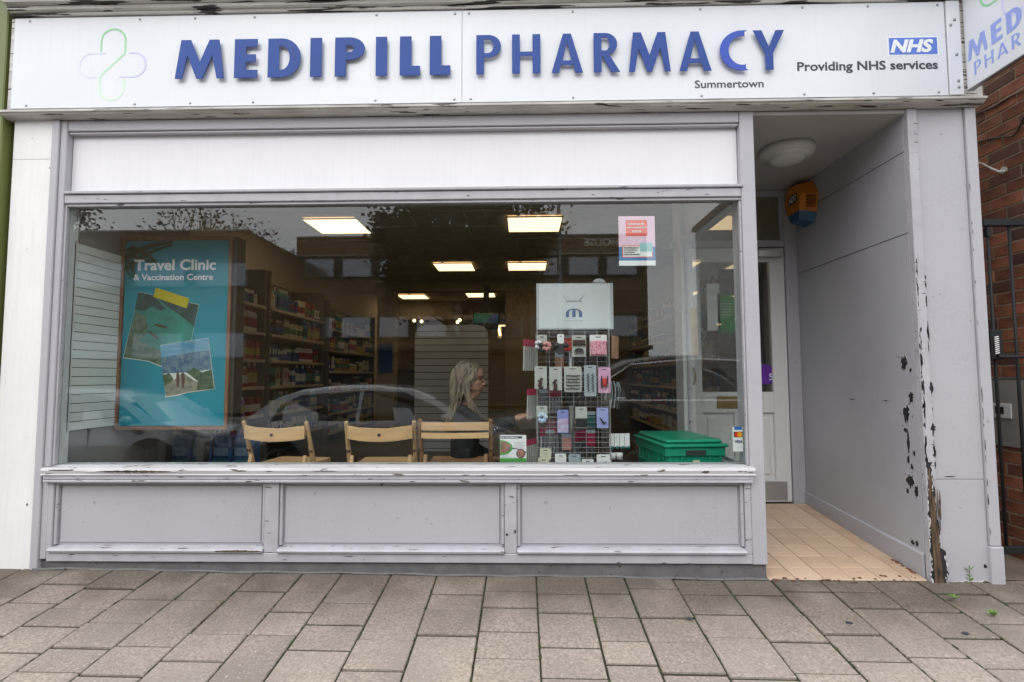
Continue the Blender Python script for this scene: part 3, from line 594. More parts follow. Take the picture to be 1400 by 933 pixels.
MB().lathe([(.016, DB-.006), (.016, DB-.0005)], (x0+.05, 0, .55), 14, 'y').build('lock', 'steel', dr)
cl = MB().box(1.83, 2.02, DB-.055, DB-.001, 2.01, 2.065, .004); cl = cl.build('door_closer', 'steel', dr); MB().tube([(1.87, DB-.03, 2.068), (1.75, DB-.12, 2.078), (1.69, DB-.02, 2.11)], .007, 6).build('closer_arm', 'steel', cl)
q0 = P(1049, 512, DB+.018); one('round_sticker', ['purple', 'white_ink'], 'purple round sticker on the door glass near the stile', 'sticker', disc(disc(MB(), (q0.x-.01, q0.z), .078, DB+.0170, DB+.0185), (q0.x-.005, q0.z+.02), .0, DB, DB) if False else disc(MB(), (q0.x-.01, q0.z), .078, DB+.0170, DB+.0185))
sk2 = bpy.data.objects['round_sticker']; 
text('5', (q0.x+.012, DB+.016, q0.z-.045), .03, .05, 'white_ink', None, name='sticker_text').parent = None
t_ = bpy.data.objects['sticker_text']; t_.parent = sk2; t_.matrix_parent_inverse = Matrix.Translation(-sk2.location); t_.name = 'symbol'
# return window between the display window and the recess
bx('corner_post', 'lav', shop, 1.2255, 1.300, .131, .155, .55, 2.577, .002)
bx('corner_post', 'door_white', shop, 1.205, 1.272, 1.13, DY+.08, .14, 2.577, .004)
bx('return_head', 'lav', shop, 1.215, 1.290, .156, 1.129, 2.09, 2.15, .003); bx('return_panel', 'panel_white', shop, 1.24, 1.27, .156, 1.129, 2.151, 2.577, 0)
bx('return_sill', 'sill_white', shop, 1.19, 1.315, .156, 1.129, .535, .575, .004); bx('return_riser', 'lav', shop, 1.235, 1.285, .10, 1.129, -.02, .534, 0)
bx('return_pane', 'shop_glass', shop, 1.250, 1.251, .156, 1.129, .576, 2.089, 0, label='side pane facing the door recess')
MB().box(1.235, 1.249, .157, .175, .577, 2.088, 0).box(1.235, 1.249, 1.11, 1.128, .577, 2.088, 0).box(1.235, 1.249, .176, 1.109, .577, .592, 0).build('glazing_bead', 'lav_worn', shop)
# green neighbour pilaster
nb = thing('neighbour_shopfront', 'olive green painted pilaster of the neighbouring shop beside the white one', 'shopfront', (-3.2, 0, .05))
bx('pilaster', 'green_paint', nb, -3.07, -2.988, -.04, .3, .04, 3.7, .006); bx('pilaster', 'green_paint', nb, -3.60, -3.074, -.055, .3, .04, 3.7, .006); bx('gap', 'black_wear', nb, -2.988, -2.957, .05, .3, .04, 3.4, 0)
bx('wall', 'green_paint', nb, -6.5, -3.605, .02, .3, .04, 3.37, .0)
# ---------------------------------------------------------------- fascia sign
sg = thing('fascia_sign', 'long white fascia sign with raised blue pharmacy lettering and a cross logo', 'sign', (-.3, -.055, 2.62))
SY = -.060
bx('sign_panel', 'sign_white', sg, -2.925, -.3405, SY, -.0505, 2.622, 3.160, .001)
bx('sign_panel', 'sign_white', sg, -.3385, 2.345, SY, -.0505, 2.622, 3.160, .001)
bx('edge_strip', 'sign_strip', sg, 2.352, 2.425, SY-.006, -.0505, 2.622, 3.162, .002); bx('end_panel', 'mould_white', sg, 2.43, 2.535, -.052, -.0503, 2.622, 3.162, 0)
sc = MB()
for X in (-2.83, -2.2, -1.88, -1.53, -.83, -.375, -.29, .28, 1.0, 1.56, 1.93, 2.30):
    for z in (2.64, 3.14): sc.ball((X+rnd.uniform(-.01, .01), SY, z), .0075, 8, 5, sc=(1, .5, 1))
for z in (2.665, 2.70, 2.85, 3.02, 3.05): sc.ball((2.388+rnd.uniform(-.02, .02), SY-.007, z), .009, 8, 5, sc=(1, .5, 1))
sc.build('screw', 'screw', sg, smooth=True, kind='stuff')
HV = [('M', 238, 305, .21, 0), ('E', 319, 351, .285, .20), ('D', 365, 410, .28, .19), ('I', 423, 439, .3, 0), ('P', 457, 498, .28, .20), ('I', 513, 528.5, .3, 0), ('L', 546, 574, .29, .19), ('L', 587, 615.5, .29, .19)]
LT = [('P', 651, 685, .19, .115), ('H', 700, 739, .195, .115), ('A', 754, 797, .19, .115), ('R', 812, 848, .19, .115), ('M', 860, 917, .165, 0), ('A', 929, 973, .19, .115), ('C', 985, 1020, .21, .14), ('Y', 1031, 1074, .19, 0)]
for ch_, a, b, s_, t_ in HV+LT:
    hv = (ch_, a, b, s_, t_) in HV; py_ = 82 if hv else 72
    xa, xb = P(a, py_-(a-238)*.0175+10, SY-.03).x, P(b, py_-(a-238)*.0175+10, SY-.03).x; zb = P(a, 110-(a-238)*.0205, SY-.03).z; H = .226
    letter(ch_, (xa, SY, 2.772), xb-xa, H, s_, t_, XU, ZU, sg, 'blue_letter_new' if ch_ == 'C' else 'blue_letter', .004, .020)
def fit(s, pxa, pxb, pya, pyb, mt, bold, par, name='lettering', Y=SY, lift=.0008):
    a, b = P(pxa, pyb, Y), P(pxb, pya, Y); text(s, (a.x, Y, a.z if True else 0), b.x-a.x, P(pxa, pya, Y).z-a.z, mt, par, bold=bold, name=name, lift=lift)
a = P(950, 119.5, SY); text('Summertown', (a.x, SY, 2.683), P(1044, 118, SY).x-a.x, .045, 'ink', sg, bold=.012)
a = P(1090, 96, SY); text('Providing NHS services', (a.x, SY, 2.757), P(1282, 90, SY).x-a.x, .068, 'ink', sg, bold=.022)
a, b = P(1214, 74, SY), P(1282, 48, SY); bx('nhs_panel', 'white_ink', sg, a.x, b.x, SY-.0008, SY+.001, 2.851, 2.961, 0)
bx('nhs_panel', 'nhs_blue', sg, a.x+.007, b.x-.007, SY-.0016, SY+.001, 2.858, 2.954, 0)
text('NHS', (a.x+.012, SY-.0016, 2.868), b.x-a.x-.040, .076, 'white_ink', sg, bold=.045, shear=.25)
# cross logo: two interlocking loops drawn as thin flat bands
def grad(name, c0, c1, z0, z1, ax=2):
    m = mat(name, c0, .4); n = m.node_tree.nodes; l = m.node_tree.links.new; t = n.new('ShaderNodeTexCoord'); s_ = n.new('ShaderNodeSeparateXYZ'); r = n.new('ShaderNodeMapRange'); mx_ = n.new('ShaderNodeMix'); mx_.data_type = 'RGBA'
    r.inputs[1].default_value = z0; r.inputs[2].default_value = z1; l(t.outputs['Object'], s_.inputs[0]); l(s_.outputs[ax], r.inputs[0]); l(r.outputs[0], mx_.inputs[0]); mx_.inputs[6].default_value = (*c0, 1); mx_.inputs[7].default_value = (*c1, 1); l(mx_.outputs[2], n['Principled BSDF'].inputs['Base Color'])
def band(pts, w, O, U, V, lift=.0008):
    mb = MB(); N = U.cross(V); k = len(pts); l1, l2 = [], []
    for i, p in enumerate(pts):
        a = Vector(pts[max(i-1, 0)]); b = Vector(pts[min(i+1, k-1)]); t = (b-a).normalized(); nn = Vector((-t.y, t.x)); p = Vector(p)
        l1.append(p+nn*w/2); l2.append(p-nn*w/2)
    def T(q, h): return Vector(O)+U*q.x+V*q.y+N*h
    for i in range(k-1):
        mb.face([T(l1[i], lift), T(l1[i+1], lift), T(l2[i+1], lift), T(l2[i], lift)]); mb.face([T(l1[i], 0), T(l1[i+1], 0), T(l1[i+1], lift), T(l1[i], lift)]); mb.face([T(l2[i], 0), T(l2[i+1], 0), T(l2[i+1], lift), T(l2[i], lift)])
    return mb
def logo(O, U, V, par, sc_, pre, off3):
    s_ = sc_
    gr = [(-.075*s_, .080*s_)]+arc(0, .15*s_, .075*s_, .075*s_, 180, 0, 16)+[(.075*s_, .085*s_), (.068*s_, .065*s_), (-.065*s_, -.060*s_), (-.075*s_, -.085*s_)]+arc(0, -.145*s_, .075*s_, .075*s_, 180, 360, 16)+[(.075*s_, -.09*s_)]
    band(gr, .012*s_, O, U, V).build('logo_band', pre+'_green', par)
    for g_ in ([(-.045*s_, .075*s_), (-.13*s_, .075*s_)]+arc(-.13*s_, 0, .075*s_, .075*s_, 90, 270, 14)+[(-.10*s_, -.075*s_)], [(.10*s_, .075*s_), (.13*s_, .075*s_)]+arc(.13*s_, 0, .075*s_, .075*s_, 90, -90, 14)+[(.045*s_, -.075*s_)]):
        band(g_, .011*s_, O, U, V, .0012).build('logo_band', pre+'_violet', par)
cz = P(154, 89, SY)
grad('logo_green', (.62, .80, .60), (.22, .52, .24), .08, .50); grad('logo_violet', (.66, .70, .88), (.38, .36, .70), -2.35+.3, -1.9+.3, 0)
logo((cz.x, SY, cz.z), XU, ZU, sg, .94, 'logo', 0)
# projecting sign at right
pj = thing('projecting_sign', 'white projecting sign board above the right pillar with pale blue lettering and cross logo', 'sign', (2.44, -.07, 2.64))
bx('board', 'sign_white', pj, 2.440, 2.470, -.98, -.068, 2.645, 3.56, .002); bx('edge_trim', 'screw', pj, 2.4385, 2.4715, -.98, -.068, 2.640, 2.6445, 0)
mat('pale_blue', (.29, .36, .74), .35); mat('pale_green', (.25, .55, .28), .4); mat('pale_violet', (.60, .62, .86), .4)
YU = Vector((0, -1, 0)); mat('pj_green', (.28, .58, .32), .4); mat('pj_violet', (.60, .62, .86), .4)
XJ = 2.440
def yz(px_, py_): q = PX(px_, py_, XJ); return q.y, q.z
ya, za = yz(1324, 86); yy = ya
for ch_, wd_, s_, t_ in (('M', .125, .20, 0), ('E', .065, .27, .19), ('D', .085, .27, .18), ('I', .030, .3, 0), ('P', .075, .27, .19), ('I', .030, .3, 0), ('L', .055, .28, .19), ('L', .055, .28, .19)):
    letter(ch_, (XJ, yy, 2.795), wd_, .110, s_, t_, YU, ZU, pj, 'pale_blue', .0012, .0008); yy -= wd_+.024
yy = ya-.035
for ch_, wd_, s_, t_ in (('P', .045, .17, .11), ('H', .055, .17, .11), ('A', .062, .17, .11), ('R', .05, .17, .11), ('M', .075, .15, 0), ('A', .062, .17, .11), ('C', .052, .17, .11), ('Y', .06, .17, 0)):
    letter(ch_, (XJ, yy, 2.700), wd_, .072, s_, t_, YU, ZU, pj, 'pale_blue', .0012, .0008); yy -= wd_+.021
MATS['pj_green'], MATS['pj_violet'] = MATS['pj_violet'], MATS['pj_green']
logo((XJ, -.385, 3.085), YU, ZU, pj, .98, 'pj', 0)
# ---------------------------------------------------------------- alley: brick wall, gate
bw = thing('brick_wall', 'red brick side wall of the alley behind the black gate', 'wall', (2.99, .3, 0))
WX = 2.98; bx('mortar_backing', 'mortar', bw, WX+.0025, WX+.25, -.10, 3.0, -.1, 3.6, 0)
course = .075; nb_ = 0
BM = {}
for k in range(43):
    z = -.05+course*k
    if .63 < z < 1.06: continue
    j = 0; y = -.095+(.1125 if k % 2 else 0)-.003
    if k % 2: y -= .225
    while y < 1.05 and nb_ < 300:
        ln_ = .215
        if y > -.1-.15 and y+ln_ > -.09 and (px_ := 1) and y < .98:
            y0_ = max(y, -.095); key = round(y+ln_-y0_, 3)
            if key not in BM: BM[key] = MB().box(0, .03, 0, key, 0, .064, .002).mesh('brick', 'brick')
            if key > .05:
                o = link('brick', BM[key], bw); o.location = Vector((WX-rnd.uniform(0, .003), y0_, z)) - ORG[bw.name]
                if rnd.random() < .2: o.material_slots[0].link = 'OBJECT'; o.material_slots[0].material = M('brick_dark')
                nb_ += 1
        y += .225
bx('plinth_band', 'stone_render', bw, WX-.012, WX+.005, -.10, 3.0, .645, 1.068, .004)
af = MB().box(2.53, 2.985, .02, 4, -.3, -.02, 0); struct('alley_floor', 'alley_floor', af)
q0 = PX(1372, 562, WX-.012); vp = thing('wall_plate', 'small white electrical plate on the grey band of the alley wall', 'socket', (WX-.02, q0.y, q0.z-.03)); bx('plate', 'paper', vp, WX-.019, WX-.0125, q0.y-.06, q0.y+.08, q0.z-.045, q0.z+.045, .002); bx('socket_hole', 'tv_black', vp, WX-.021, WX-.0188, q0.y-.01, q0.y+.05, q0.z-.02, q0.z+.025, 0)
for i, pp in enumerate((((1330, 158), (1360, 146), (1382, 132), (1400, 124), (1430, 108)), ((1330, 197), (1352, 190), (1385, 186), (1392, 178), (1400, 160), (1415, 150)))):
    one('cable', 'cable_black', ['upper black cable running along the brick wall', 'lower black cable sagging across the brick wall'][i], 'cable', MB().tube([PX(a, b, WX-.008) for a, b in pp], .005, 6), 'cables on the alley wall')
br = thing('wire_hook', 'white cable running to a round fixing on the brick wall beside the pillar', 'cable', PX(1374, 233, WX))
MB().tube([PX(1374, 234, WX-.01), PX(1366, 235, WX-.025), PX(1352, 229, WX-.05), PX(1342, 224, WX-.10), PX(1334, 222, WX-.2)], .006, 8).build('cable_run', 'paper', br)
_c = PX(1374, 233, WX); MB().lathe([(.022, -.012), (.02, .0)], (WX, _c.y, _c.z), 14, 'x').build('fixing', 'lamp_rim', br)
gt = thing('metal_gate', 'black metal bar gate closing the alley beside the right pillar', 'gate', (2.75, .03, .0))
bx('top_rail', 'black_iron', gt, 2.54, 2.965, .0, .03, 1.908, 1.948, .003); bx('bottom_rail', 'black_iron', gt, 2.54, 2.965, .0, .03, .135, .175, .003); bx('middle_rail', 'black_iron', gt, 2.54, 2.965, .012, .02, 1.058, 1.070, 0)
for X in (2.572, 2.690, 2.808, 2.926): MB().tube([(X, .015, .175), (X, .015, 1.908)], .0085, 8).build('bar', 'black_iron', gt, smooth=True)
for X in (2.572, 2.690): bx('hinge_block', 'black_iron', gt, X-.012, X+.012, .002, .026, 1.85, 1.9, .002) if X < 2.6 else None
lk = bx('lock_box', 'black_iron', gt, 2.535, 2.600, -.012, .035, 1.17, 1.33, .004)
for k in range(9): MB().tube([(2.545, -.02, 1.20+k*.011), (2.567, -.02, 1.205+k*.011)], .004, 6).build('spring_coil', 'steel', lk)
MB().tube([(2.56, -.02, 1.185), (2.68, -.03, 1.183)], .010, 8).build('handle', 'black_iron', lk)

# ---------------------------------------------------------------- shop interior shell
FL, CE = .13, 2.84
struct('interior_floor', 'int_floor', MB().box(-3.2, 1.233, .11, 1.35, FL-.1, FL).box(-3.2, 2.3, 1.3501, 12, FL-.1, FL))
struct('interior_wall', 'int_wall', MB().box(-3.3, -3.2, .30, 12, FL, 3.3).box(2.3, 2.4, 1.25, 12, FL, 3.3).box(1.30, 2.3, 1.36, 1.40, 2.45, 3.3).box(2.159, 2.3, 1.36, 1.40, FL, 2.4499))
struct('interior_back_wall', 'int_wall', MB().box(-3.3, 2.4, 12, 12.1, FL, 3.3))
ce_ = MB().box(-3.3, 2.4, .11, 12, CE+.012, 3.3); ce_ = ce_.build('interior_ceiling', 'int_ceiling', kind='structure')
cg = MB()
for k in range(20): cg.box(-3.2, 2.3, .27+k*.6-.012, .27+k*.6+.012, CE+.004, CE+.0119)
for k in range(10): cg.box(-3.05+k*.6-.012, -3.05+k*.6+.012, .12, 11.9, CE+.002, CE+.0118)
cg.build('ceiling_grid', 'int_ceiling', ce_, kind='stuff')
struct('interior_side_wall', 'grey_wall', MB().box(-2.71, -2.66, .112, 1.2, FL, 2.83).box(-3.19, -2.711, 1.15, 1.2, FL, 2.83))
struct('bulkhead_beam', 'int_wall', MB().box(-3.2, 2.3, 6.95, 7.2, 2.665, CE+.01))
# lit ceiling panels
def panel(x, y, lab):
    t = thing('ceiling_panel_light', lab, 'ceiling light', (x+.3, y+.3, CE), 'lit square ceiling panels')
    MB().box(x, x+.6, y, y+.6, CE-.006, CE+.001, 0).build('diffuser', 'panel_light', t)
    MB().box(x-.02, x, y-.02, y+.62, CE-.012, CE+.001).box(x+.6, x+.62, y-.02, y+.62, CE-.012, CE+.001).box(x, x+.6, y-.02, y, CE-.012, CE+.001).box(x, x+.6, y+.6, y+.62, CE-.012, CE+.001).build('trim', 'light_frame', t)
panel(-2.45, 2.87, 'brightest large lit ceiling panel above the poster side of the window'); panel(-.17, 2.87, 'large lit ceiling panel above the hair accessory rack')
panel(-1.40, 5.28, 'lit ceiling panel of the second row, over the white slatted gondola end'); panel(-.24, 5.28, 'lit ceiling panel of the second row, nearer the hair accessory rack')
panel(-2.72, 8.5, 'small distant lit ceiling panel beyond the beam, nearer the shelving'); panel(-1.22, 8.3, 'small distant lit ceiling panel beyond the beam, next to the screen')
# pillars, partitions at the back
a, b = P(517, 500, 7.1).x, P(541, 500, 7.1).x; struct('interior_pillar', 'int_wall', MB().box(a, b, 7.0, 7.25, FL, 2.67))
a, b = P(691, 500, 6.9).x, P(737, 500, 6.9).x; struct('interior_partition', 'int_pillar', MB().box(a, b+.15, 6.9, 7.22, FL, 2.664))
struct('interior_partition', 'int_dark', MB().box(b+.151, 2.3, 6.96, 7.2, FL, 2.664))
struct('dispensary_lintel', 'int_dark', MB().box(-3.2, 2.3, 9.6, 9.75, 2.42, CE+.01))
# dispensary: warm lit slatted back wall, cupboard, spot lamps, tube
dw = thing('slatted_wall_panel', 'warm lit slatted wall panel behind the dispensary screen', 'wall panel', (-.3, 11.9, FL))
for k in range(16): bx('slat', 'int_wall', dw, -2.6, 1.5, 11.93, 11.97, FL+.02+k*.14, FL+.15+k*.14, .004)
cb = thing('cupboard', 'brown dispensary cupboard with a mug on its counter', 'cupboard', (-2.1, 10.6, FL)); bx('body', 'pine_dark', cb, -2.55, -1.75, 10.3, 10.9, FL, 2.0, .01); bx('door', 'pine_dark', cb, -2.5, -2.17, 10.27, 10.30, .4, 1.9, .004); bx('door', 'pine_dark', cb, -2.13, -1.8, 10.27, 10.30, .4, 1.9, .004)
ct = thing('dispensary_counter', 'dark shop counter in front of the lit dispensary', 'counter', (-1.6, 7.6, FL)); bx('body', 'shelf_back', ct, -2.55, -1.3, 7.35, 7.8, FL, 1.18, .006); bx('top', 'rack_black', ct, -2.58, -1.25, 7.32, 7.83, 1.181, 1.215, .006)
bx('sign_board', 'sticker_blue', None, P(519, 500, 7.0).x, P(537, 500, 7).x, 6.96, 6.985, P(530, 510, 7).z, P(530, 470, 7).z, 0, label='dark blue upright board at the foot of the back pillar', cat='display board').name = 'display_board'
for i, (px_, py_) in enumerate(((567, 439), (577, 440), (626, 441), (629, 438))):
    q = P(px_, py_, 9.5); t = thing('spot_lamp', ['bright spot lamp over the gondola end, outermost by the cupboard', 'bright spot lamp over the gondola end, second from the cupboard', 'bright spot lamp beside the screen, lower of the pair', 'bright spot lamp beside the screen, upper of the pair'][i], 'lamp', q, 'spot lamps above the dispensary')
    MB().lathe([(.03, q.y-.05), (.045, q.y+.03), (.02, q.y+.08)], (q.x, 0, q.z), 10, 'y').build('lamp_body', 'light_frame', t); MB().ball((q.x, q.y-.06, q.z), .038, 8, 6).build('bulb', 'spot_light', t)
q = P(683, 453, 11.0); t = thing('tube_light', 'short glowing tube lamp behind the dispensary screen', 'lamp', q); MB().tube([q+Vector((-.04, 0, .18)), q+Vector((.02, 0, -.12))], .025, 8).build('tube', 'spot_light', t); bx('batten', 'light_frame', t, q.x-.05, q.x+.05, q.y+.03, q.y+.06, q.z-.2, q.z+.2)
wl = thing('warm_batten_light', 'warm glowing batten lamp along the dispensary lintel', 'lamp', (-1.2, 10.5, 2.1)); bx('batten', 'light_frame', wl, -2.4, .0, 10.45, 10.55, 2.36, 2.42, .004); bx('diffuser', 'warm_light', wl, -2.4, .0, 10.46, 10.54, 2.33, 2.359, .004)
a, b = P(653, 452, 6.6), P(690, 419, 6.6); tv = thing('television', 'flat screen television with a green and blue picture hung below the beam', 'television', (a.x+.15, 6.6, a.z))
o = MB().box(-(b.x-a.x)/2, (b.x-a.x)/2, -.02, .02, -.155, .135, .006).build('bezel', 'tv_black'); o.parent = tv; o.location = (0, 0, .18); o.rotation_euler = (-.15, .07, -.25)
mat('tv_blue', (.01, .03, .06), .3, emit=.07, ecol=(.02, .12, .34)); hw_ = (b.x-a.x)/2-.012; MB().prism([(hw_*.1, -.03), (hw_, -.06), (hw_, .12), (hw_*.45, .12)], 'xz', -.0235, -.0228).build('picture', 'tv_blue', o); MB().box(-hw_, hw_, -.0225, -.0205, -.14, -.055).build('picture', 'tv_black', o); o2 = MB().box(-hw_, hw_, -.0225, -.0205, -.0545, .122).build('screen', 'tv_screen'); o2.parent = tv; o2.location = (0, 0, .18); o2.rotation_euler = (-.15, .07, -.25)
bx('bracket', 'rack_black', tv, a.x+.1, a.x+.2, 6.63, 6.70, a.z+.2, 2.72)
a, b = P(617, 430, 7.6), P(690, 412, 7.6)
struct('ceiling_vent', 'int_dark', MB().box(a.x, b.x, 7.6, 7.65, a.z, b.z))
# ---------------------------------------------------------------- shelving with stock
PCOL = dict(white=(.70, .66, .58), cream=(.58, .50, .34), blue=(.05, .10, .26), red=(.32, .05, .05), green=(.10, .20, .11), orange=(.46, .20, .07), pink=(.48, .24, .28), teal=(.06, .22, .25), yellow=(.50, .40, .12), brown=(.12, .05, .02), black=(.02, .02, .022), lilac=(.28, .2, .42))
for k, c in PCOL.items(): mat('stock_'+k, c, .4)
PM = {}
def pmesh(kind, colr, lab):
    key = (kind, colr, lab)
    if key not in PM:
        m = MB()
        if kind == 'bottle': m.lathe([(.030, 0), (.033, .01), (.033, .03), (.0335, .031), (.0335, .10), (.033, .101), (.032, .13), (.014, .15), (.015, .152), (.015, .175)], (0, 0, 0), 8, ms=[0, 0, 0, 1, 1, 0, 0, 2, 2])
        elif kind == 'carton': m.box(-.035, .035, -.03, .03, 0, .14, .001).box(-.0355, .0355, -.0305, .0305, .03, .085, 0, 1)
        elif kind == 'jar': m.lathe([(.036, 0), (.038, .005), (.038, .07), (.036, .075), (.037, .077), (.037, .10)], (0, 0, 0), 8, ms=[0, 1, 0, 2, 2])
        else: m.lathe([(.022, 0), (.022, .025), (.028, .027), (.020, .15)], (0, 0, 0), 8, ms=[2, 2, 0]).box(-.018, .018, -.026, -.0255, .06, .11, 0, 1)
        PM[key] = m.mesh(kind, ['stock_'+colr, 'stock_'+lab, 'stock_white' if colr != 'white' else 'stock_'+lab])
    return PM[key]
ORD = ['top', 'second', 'third', 'fourth', 'fifth', 'sixth', 'seventh']
def shelving(name, label, xf, xb, y0, y1, zs, group, seedcols, side, step, stock_desc):
    u = thing('shelving_unit', label, 'shelving', ((xf+xb)/2, (y0+y1)/2, FL), group)
    bx('back_panel', 'shelf_back', u, xb-.01, xb+.01, y0, y1, FL, zs[0]+.42, 0)
    for y in (y0, y1-.03): bx('upright', 'shelf_back', u, min(xf, xb)+.02, max(xf, xb)-.02, y, y+.03, FL, zs[0]+.40, .002)
    for z in zs: bx('shelf', 'shelf_metal', u, min(xf, xb), max(xf, xb), y0+.031, y1-.031, z-.03, z, .003)
    for si, z in enumerate(zs):
        y = y0+.08; kind = 'carton'; run = 0; c1 = c2 = 'white'
        while y < y1-.08:
            if run == 0: run = rnd.randint(2, 5); kind = rnd.choice(('bottle', 'carton', 'jar', 'tube', 'bottle')); c1 = rnd.choice(seedcols); c2 = rnd.choice([c for c in ('white', 'blue', 'red', 'green', 'black', 'yellow') if c != c1]); hs_ = rnd.uniform(.95, 1.45)
            run -= 1
            o = link('shampoo_bottle' if kind == 'bottle' else {'carton': 'carton', 'jar': 'jar', 'tube': 'cream_tube'}[kind], pmesh(kind, c1, c2)); o.location = (xf+side*rnd.uniform(.05, .09), y, z+.0005); o.scale = (.92, .92, hs_*rnd.uniform(.99, 1.01)); o.rotation_euler = (0, 0, (PI/2 if side < 0 else -PI/2)+rnd.uniform(-.1, .1))
            kn = {'bottle': 'bottle', 'carton': 'carton', 'jar': 'jar', 'tube': 'tube'}[kind]
            tag(o, f'{c1} {kn} with {c2} label on the {ORD[si]} shelf of the {stock_desc}', kn, f'{kn}s on the shop shelving'); y += step*rnd.choice((1, 1, 1.05, 1.3))
    return u
zs5 = [1.83, 1.55, 1.27, .99, .70, .42]
cool = ['white', 'blue', 'blue', 'teal', 'red', 'lilac', 'pink']; warm = ['white', 'white', 'cream', 'white', 'cream', 'yellow', 'green', 'red', 'orange', 'teal', 'brown', 'blue', 'white']
shelving('shelving', 'dark shelving bay just past the travel poster, stacked with stock', -2.72, -3.15, 1.25, 2.68, zs5, 'shelving along the shop wall', cool, -1, .071, 'bay beside the poster')
shelving('shelving', 'middle shelving bay of the poster side wall, behind the first chair', -2.70, -3.15, 2.72, 4.30, zs5, 'shelving along the shop wall', warm, -1, .071, 'middle shelving bay')
shelving('shelving', 'far shelving bay of the poster side wall, ending at the pillar', -2.72, -3.15, 4.55, 6.90, [1.77, 1.47, 1.17, .87, .57, .3], 'shelving along the shop wall', warm, -1, .080, 'far shelving bay')
shelving('shelving', 'dim shelving run seen past the hair accessory rack, opposite the poster side', 1.85, 2.28, 2.2, 6.7, [1.85, 1.55, 1.25, .95, .65, .38], 'shelving along the shop wall', warm+cool, 1, .13, 'shelving opposite the poster')
mat('pack_blue', (.02, .10, .26), .4, noise=.5, nscale=14); mat('pack_pale', (.25, .38, .5), .4, noise=.5, nscale=25)
# low stock under the poster
for i in range(4):
    X = -2.62+i*.155
    for j in range(2):
        o = one('pack', ['pack_blue', 'pack_pale', 'stock_teal'], f'blue nappy style pack under the poster, {["lower", "upper"][j]} row, {["first", "second", "third", "fourth", "fifth", "sixth", "seventh"][i]} from the side wall', 'pack', MB().box(X, X+.145, 1.0, 1.15, FL+.02+j*.26, FL+.27+j*.26, .02, 0).box(X+.02, X+.125, .994, .998, FL+.12+j*.26, FL+.18+j*.26, 0, 1).box(X+.01, X+.135, .996, .999, FL+.05+j*.26, FL+.09+j*.26, 0, 2), 'blue packs under the poster')
# ---------------------------------------------------------------- window display: slatwall, poster, chairs
sp = thing('slatwall_panel', 'white slatted wall panel with pale edge at the side of the window', 'slatwall', (-2.64, .5, .76))
a = PX(104, 332, -2.638); b = PX(89.5, 591, -2.638); zt, zb = a.z, b.z; ya = a.y
bx('backing', 'slat_gap', sp, -2.658, -2.651, ya, ya+.9, zb, zt, 0); bx('edge_trim', 'slat_edge', sp, -2.6585, -2.634, ya-.012, ya-.0005, zb-.004, zt+.004, .002)
nS = 21; h_ = (zt-zb)/nS
for k in range(nS): bx('slat', 'slatwall', sp, -2.6505, -2.638, ya, ya+.9, zb+k*h_+.004, zb+(k+1)*h_, .0015)
PY = .47
a, b = P(160, 588, PY), P(318, 323, PY); X0, X1, Z0, Z1 = P(162, 455, PY).x, P(315, 455, PY).x, P(240, 588, PY).z, P(240, 324, PY).z
pt = thing('travel_poster', 'tall turquoise travel clinic poster in a slim brown frame on dark legs', 'poster', ((X0+X1)/2, PY, FL))
fw = .022
MB().box(X0, X0+fw, PY-.01, PY+.05, Z0, Z1, .002).build('frame', 'wood_frame', pt); MB().box(X1-fw, X1, PY-.01, PY+.05, Z0, Z1, .002).build('frame', 'wood_frame', pt)
MB().box(X0+fw, X1-fw, PY-.0098, PY+.05, Z1-fw, Z1, .002).build('frame', 'wood_frame', pt); MB().box(X0+fw, X1-fw, PY-.0098, PY+.05, Z0, Z0+fw, .002).build('frame', 'wood_frame', pt)
bx('back_box', 'wood_frame_side', pt, X0+.002, X1+.028, PY+.006, PY+.11, Z0-.002, Z1-.002, 0); bx('print', 'teal', pt, X0+fw+.004, X1-fw-.004, PY+.0015, PY+.0055, Z0+fw+.004, Z1-fw-.004, 0)
for X in (X0+.30, X0+.55): bx('leg', 'wood_frame_side', pt, X-.025, X+.025, PY+.02, PY+.09, FL, Z0-.003, .003)
PF = PY+.001
def pp(px_, py_, d=0): q = P(px_, py_, PF); return (q.x, q.z)
def flat(pts, mt, d, name, par=pt): return MB().prism([pp(*q) for q in pts], 'xz', PF-d, PF-d+.0006).build(name, mt, par)
def cpx(cx, cy, cropx, cropy, s): return (cropx+cx/s, cropy+cy/s)
K5 = lambda x, y: (60+x/4.664, 260+y/4.664)
K8 = lambda x, y: (160+x/6.6625, 460+y/6.6625)
K6 = lambda x, y: (60+x/4.24, 440+y/4.24)
ph = flat([K5(605, 648), K5(990, 730), K5(935, 990), K6(680, 262), K6(610, 232), K6(540, 222), K6(460, 212), K5(545, 905)], 'torn', .001, 'photo_print')
flat([K5(605, 650), K5(988, 732), K5(933, 990), K6(678, 257), K6(610, 228), K6(540, 217), K6(464, 207), K5(547, 905)], 'lagoon', .0016, 'photo_image')
flat([K5(605, 651), K5(700, 672), K5(780, 760), K5(740, 770), K5(690, 740), K5(640, 770), K5(580, 760)], 'lagoon_deep', .0022, 'photo_image')
flat([K5(700, 670), K5(987, 733), K5(960, 870), K5(870, 800), K5(800, 755)], 'lagoon_deep', .0022, 'photo_image')
flat([K5(590, 775), K5(650, 810), K5(665, 880), K5(640, 930), K6(560, 110), K6(680, 170), K6(678, 256), K6(610, 227), K6(540, 216), K6(466, 206), K5(549, 905)], 'lagoon_land', .0025, 'photo_image')
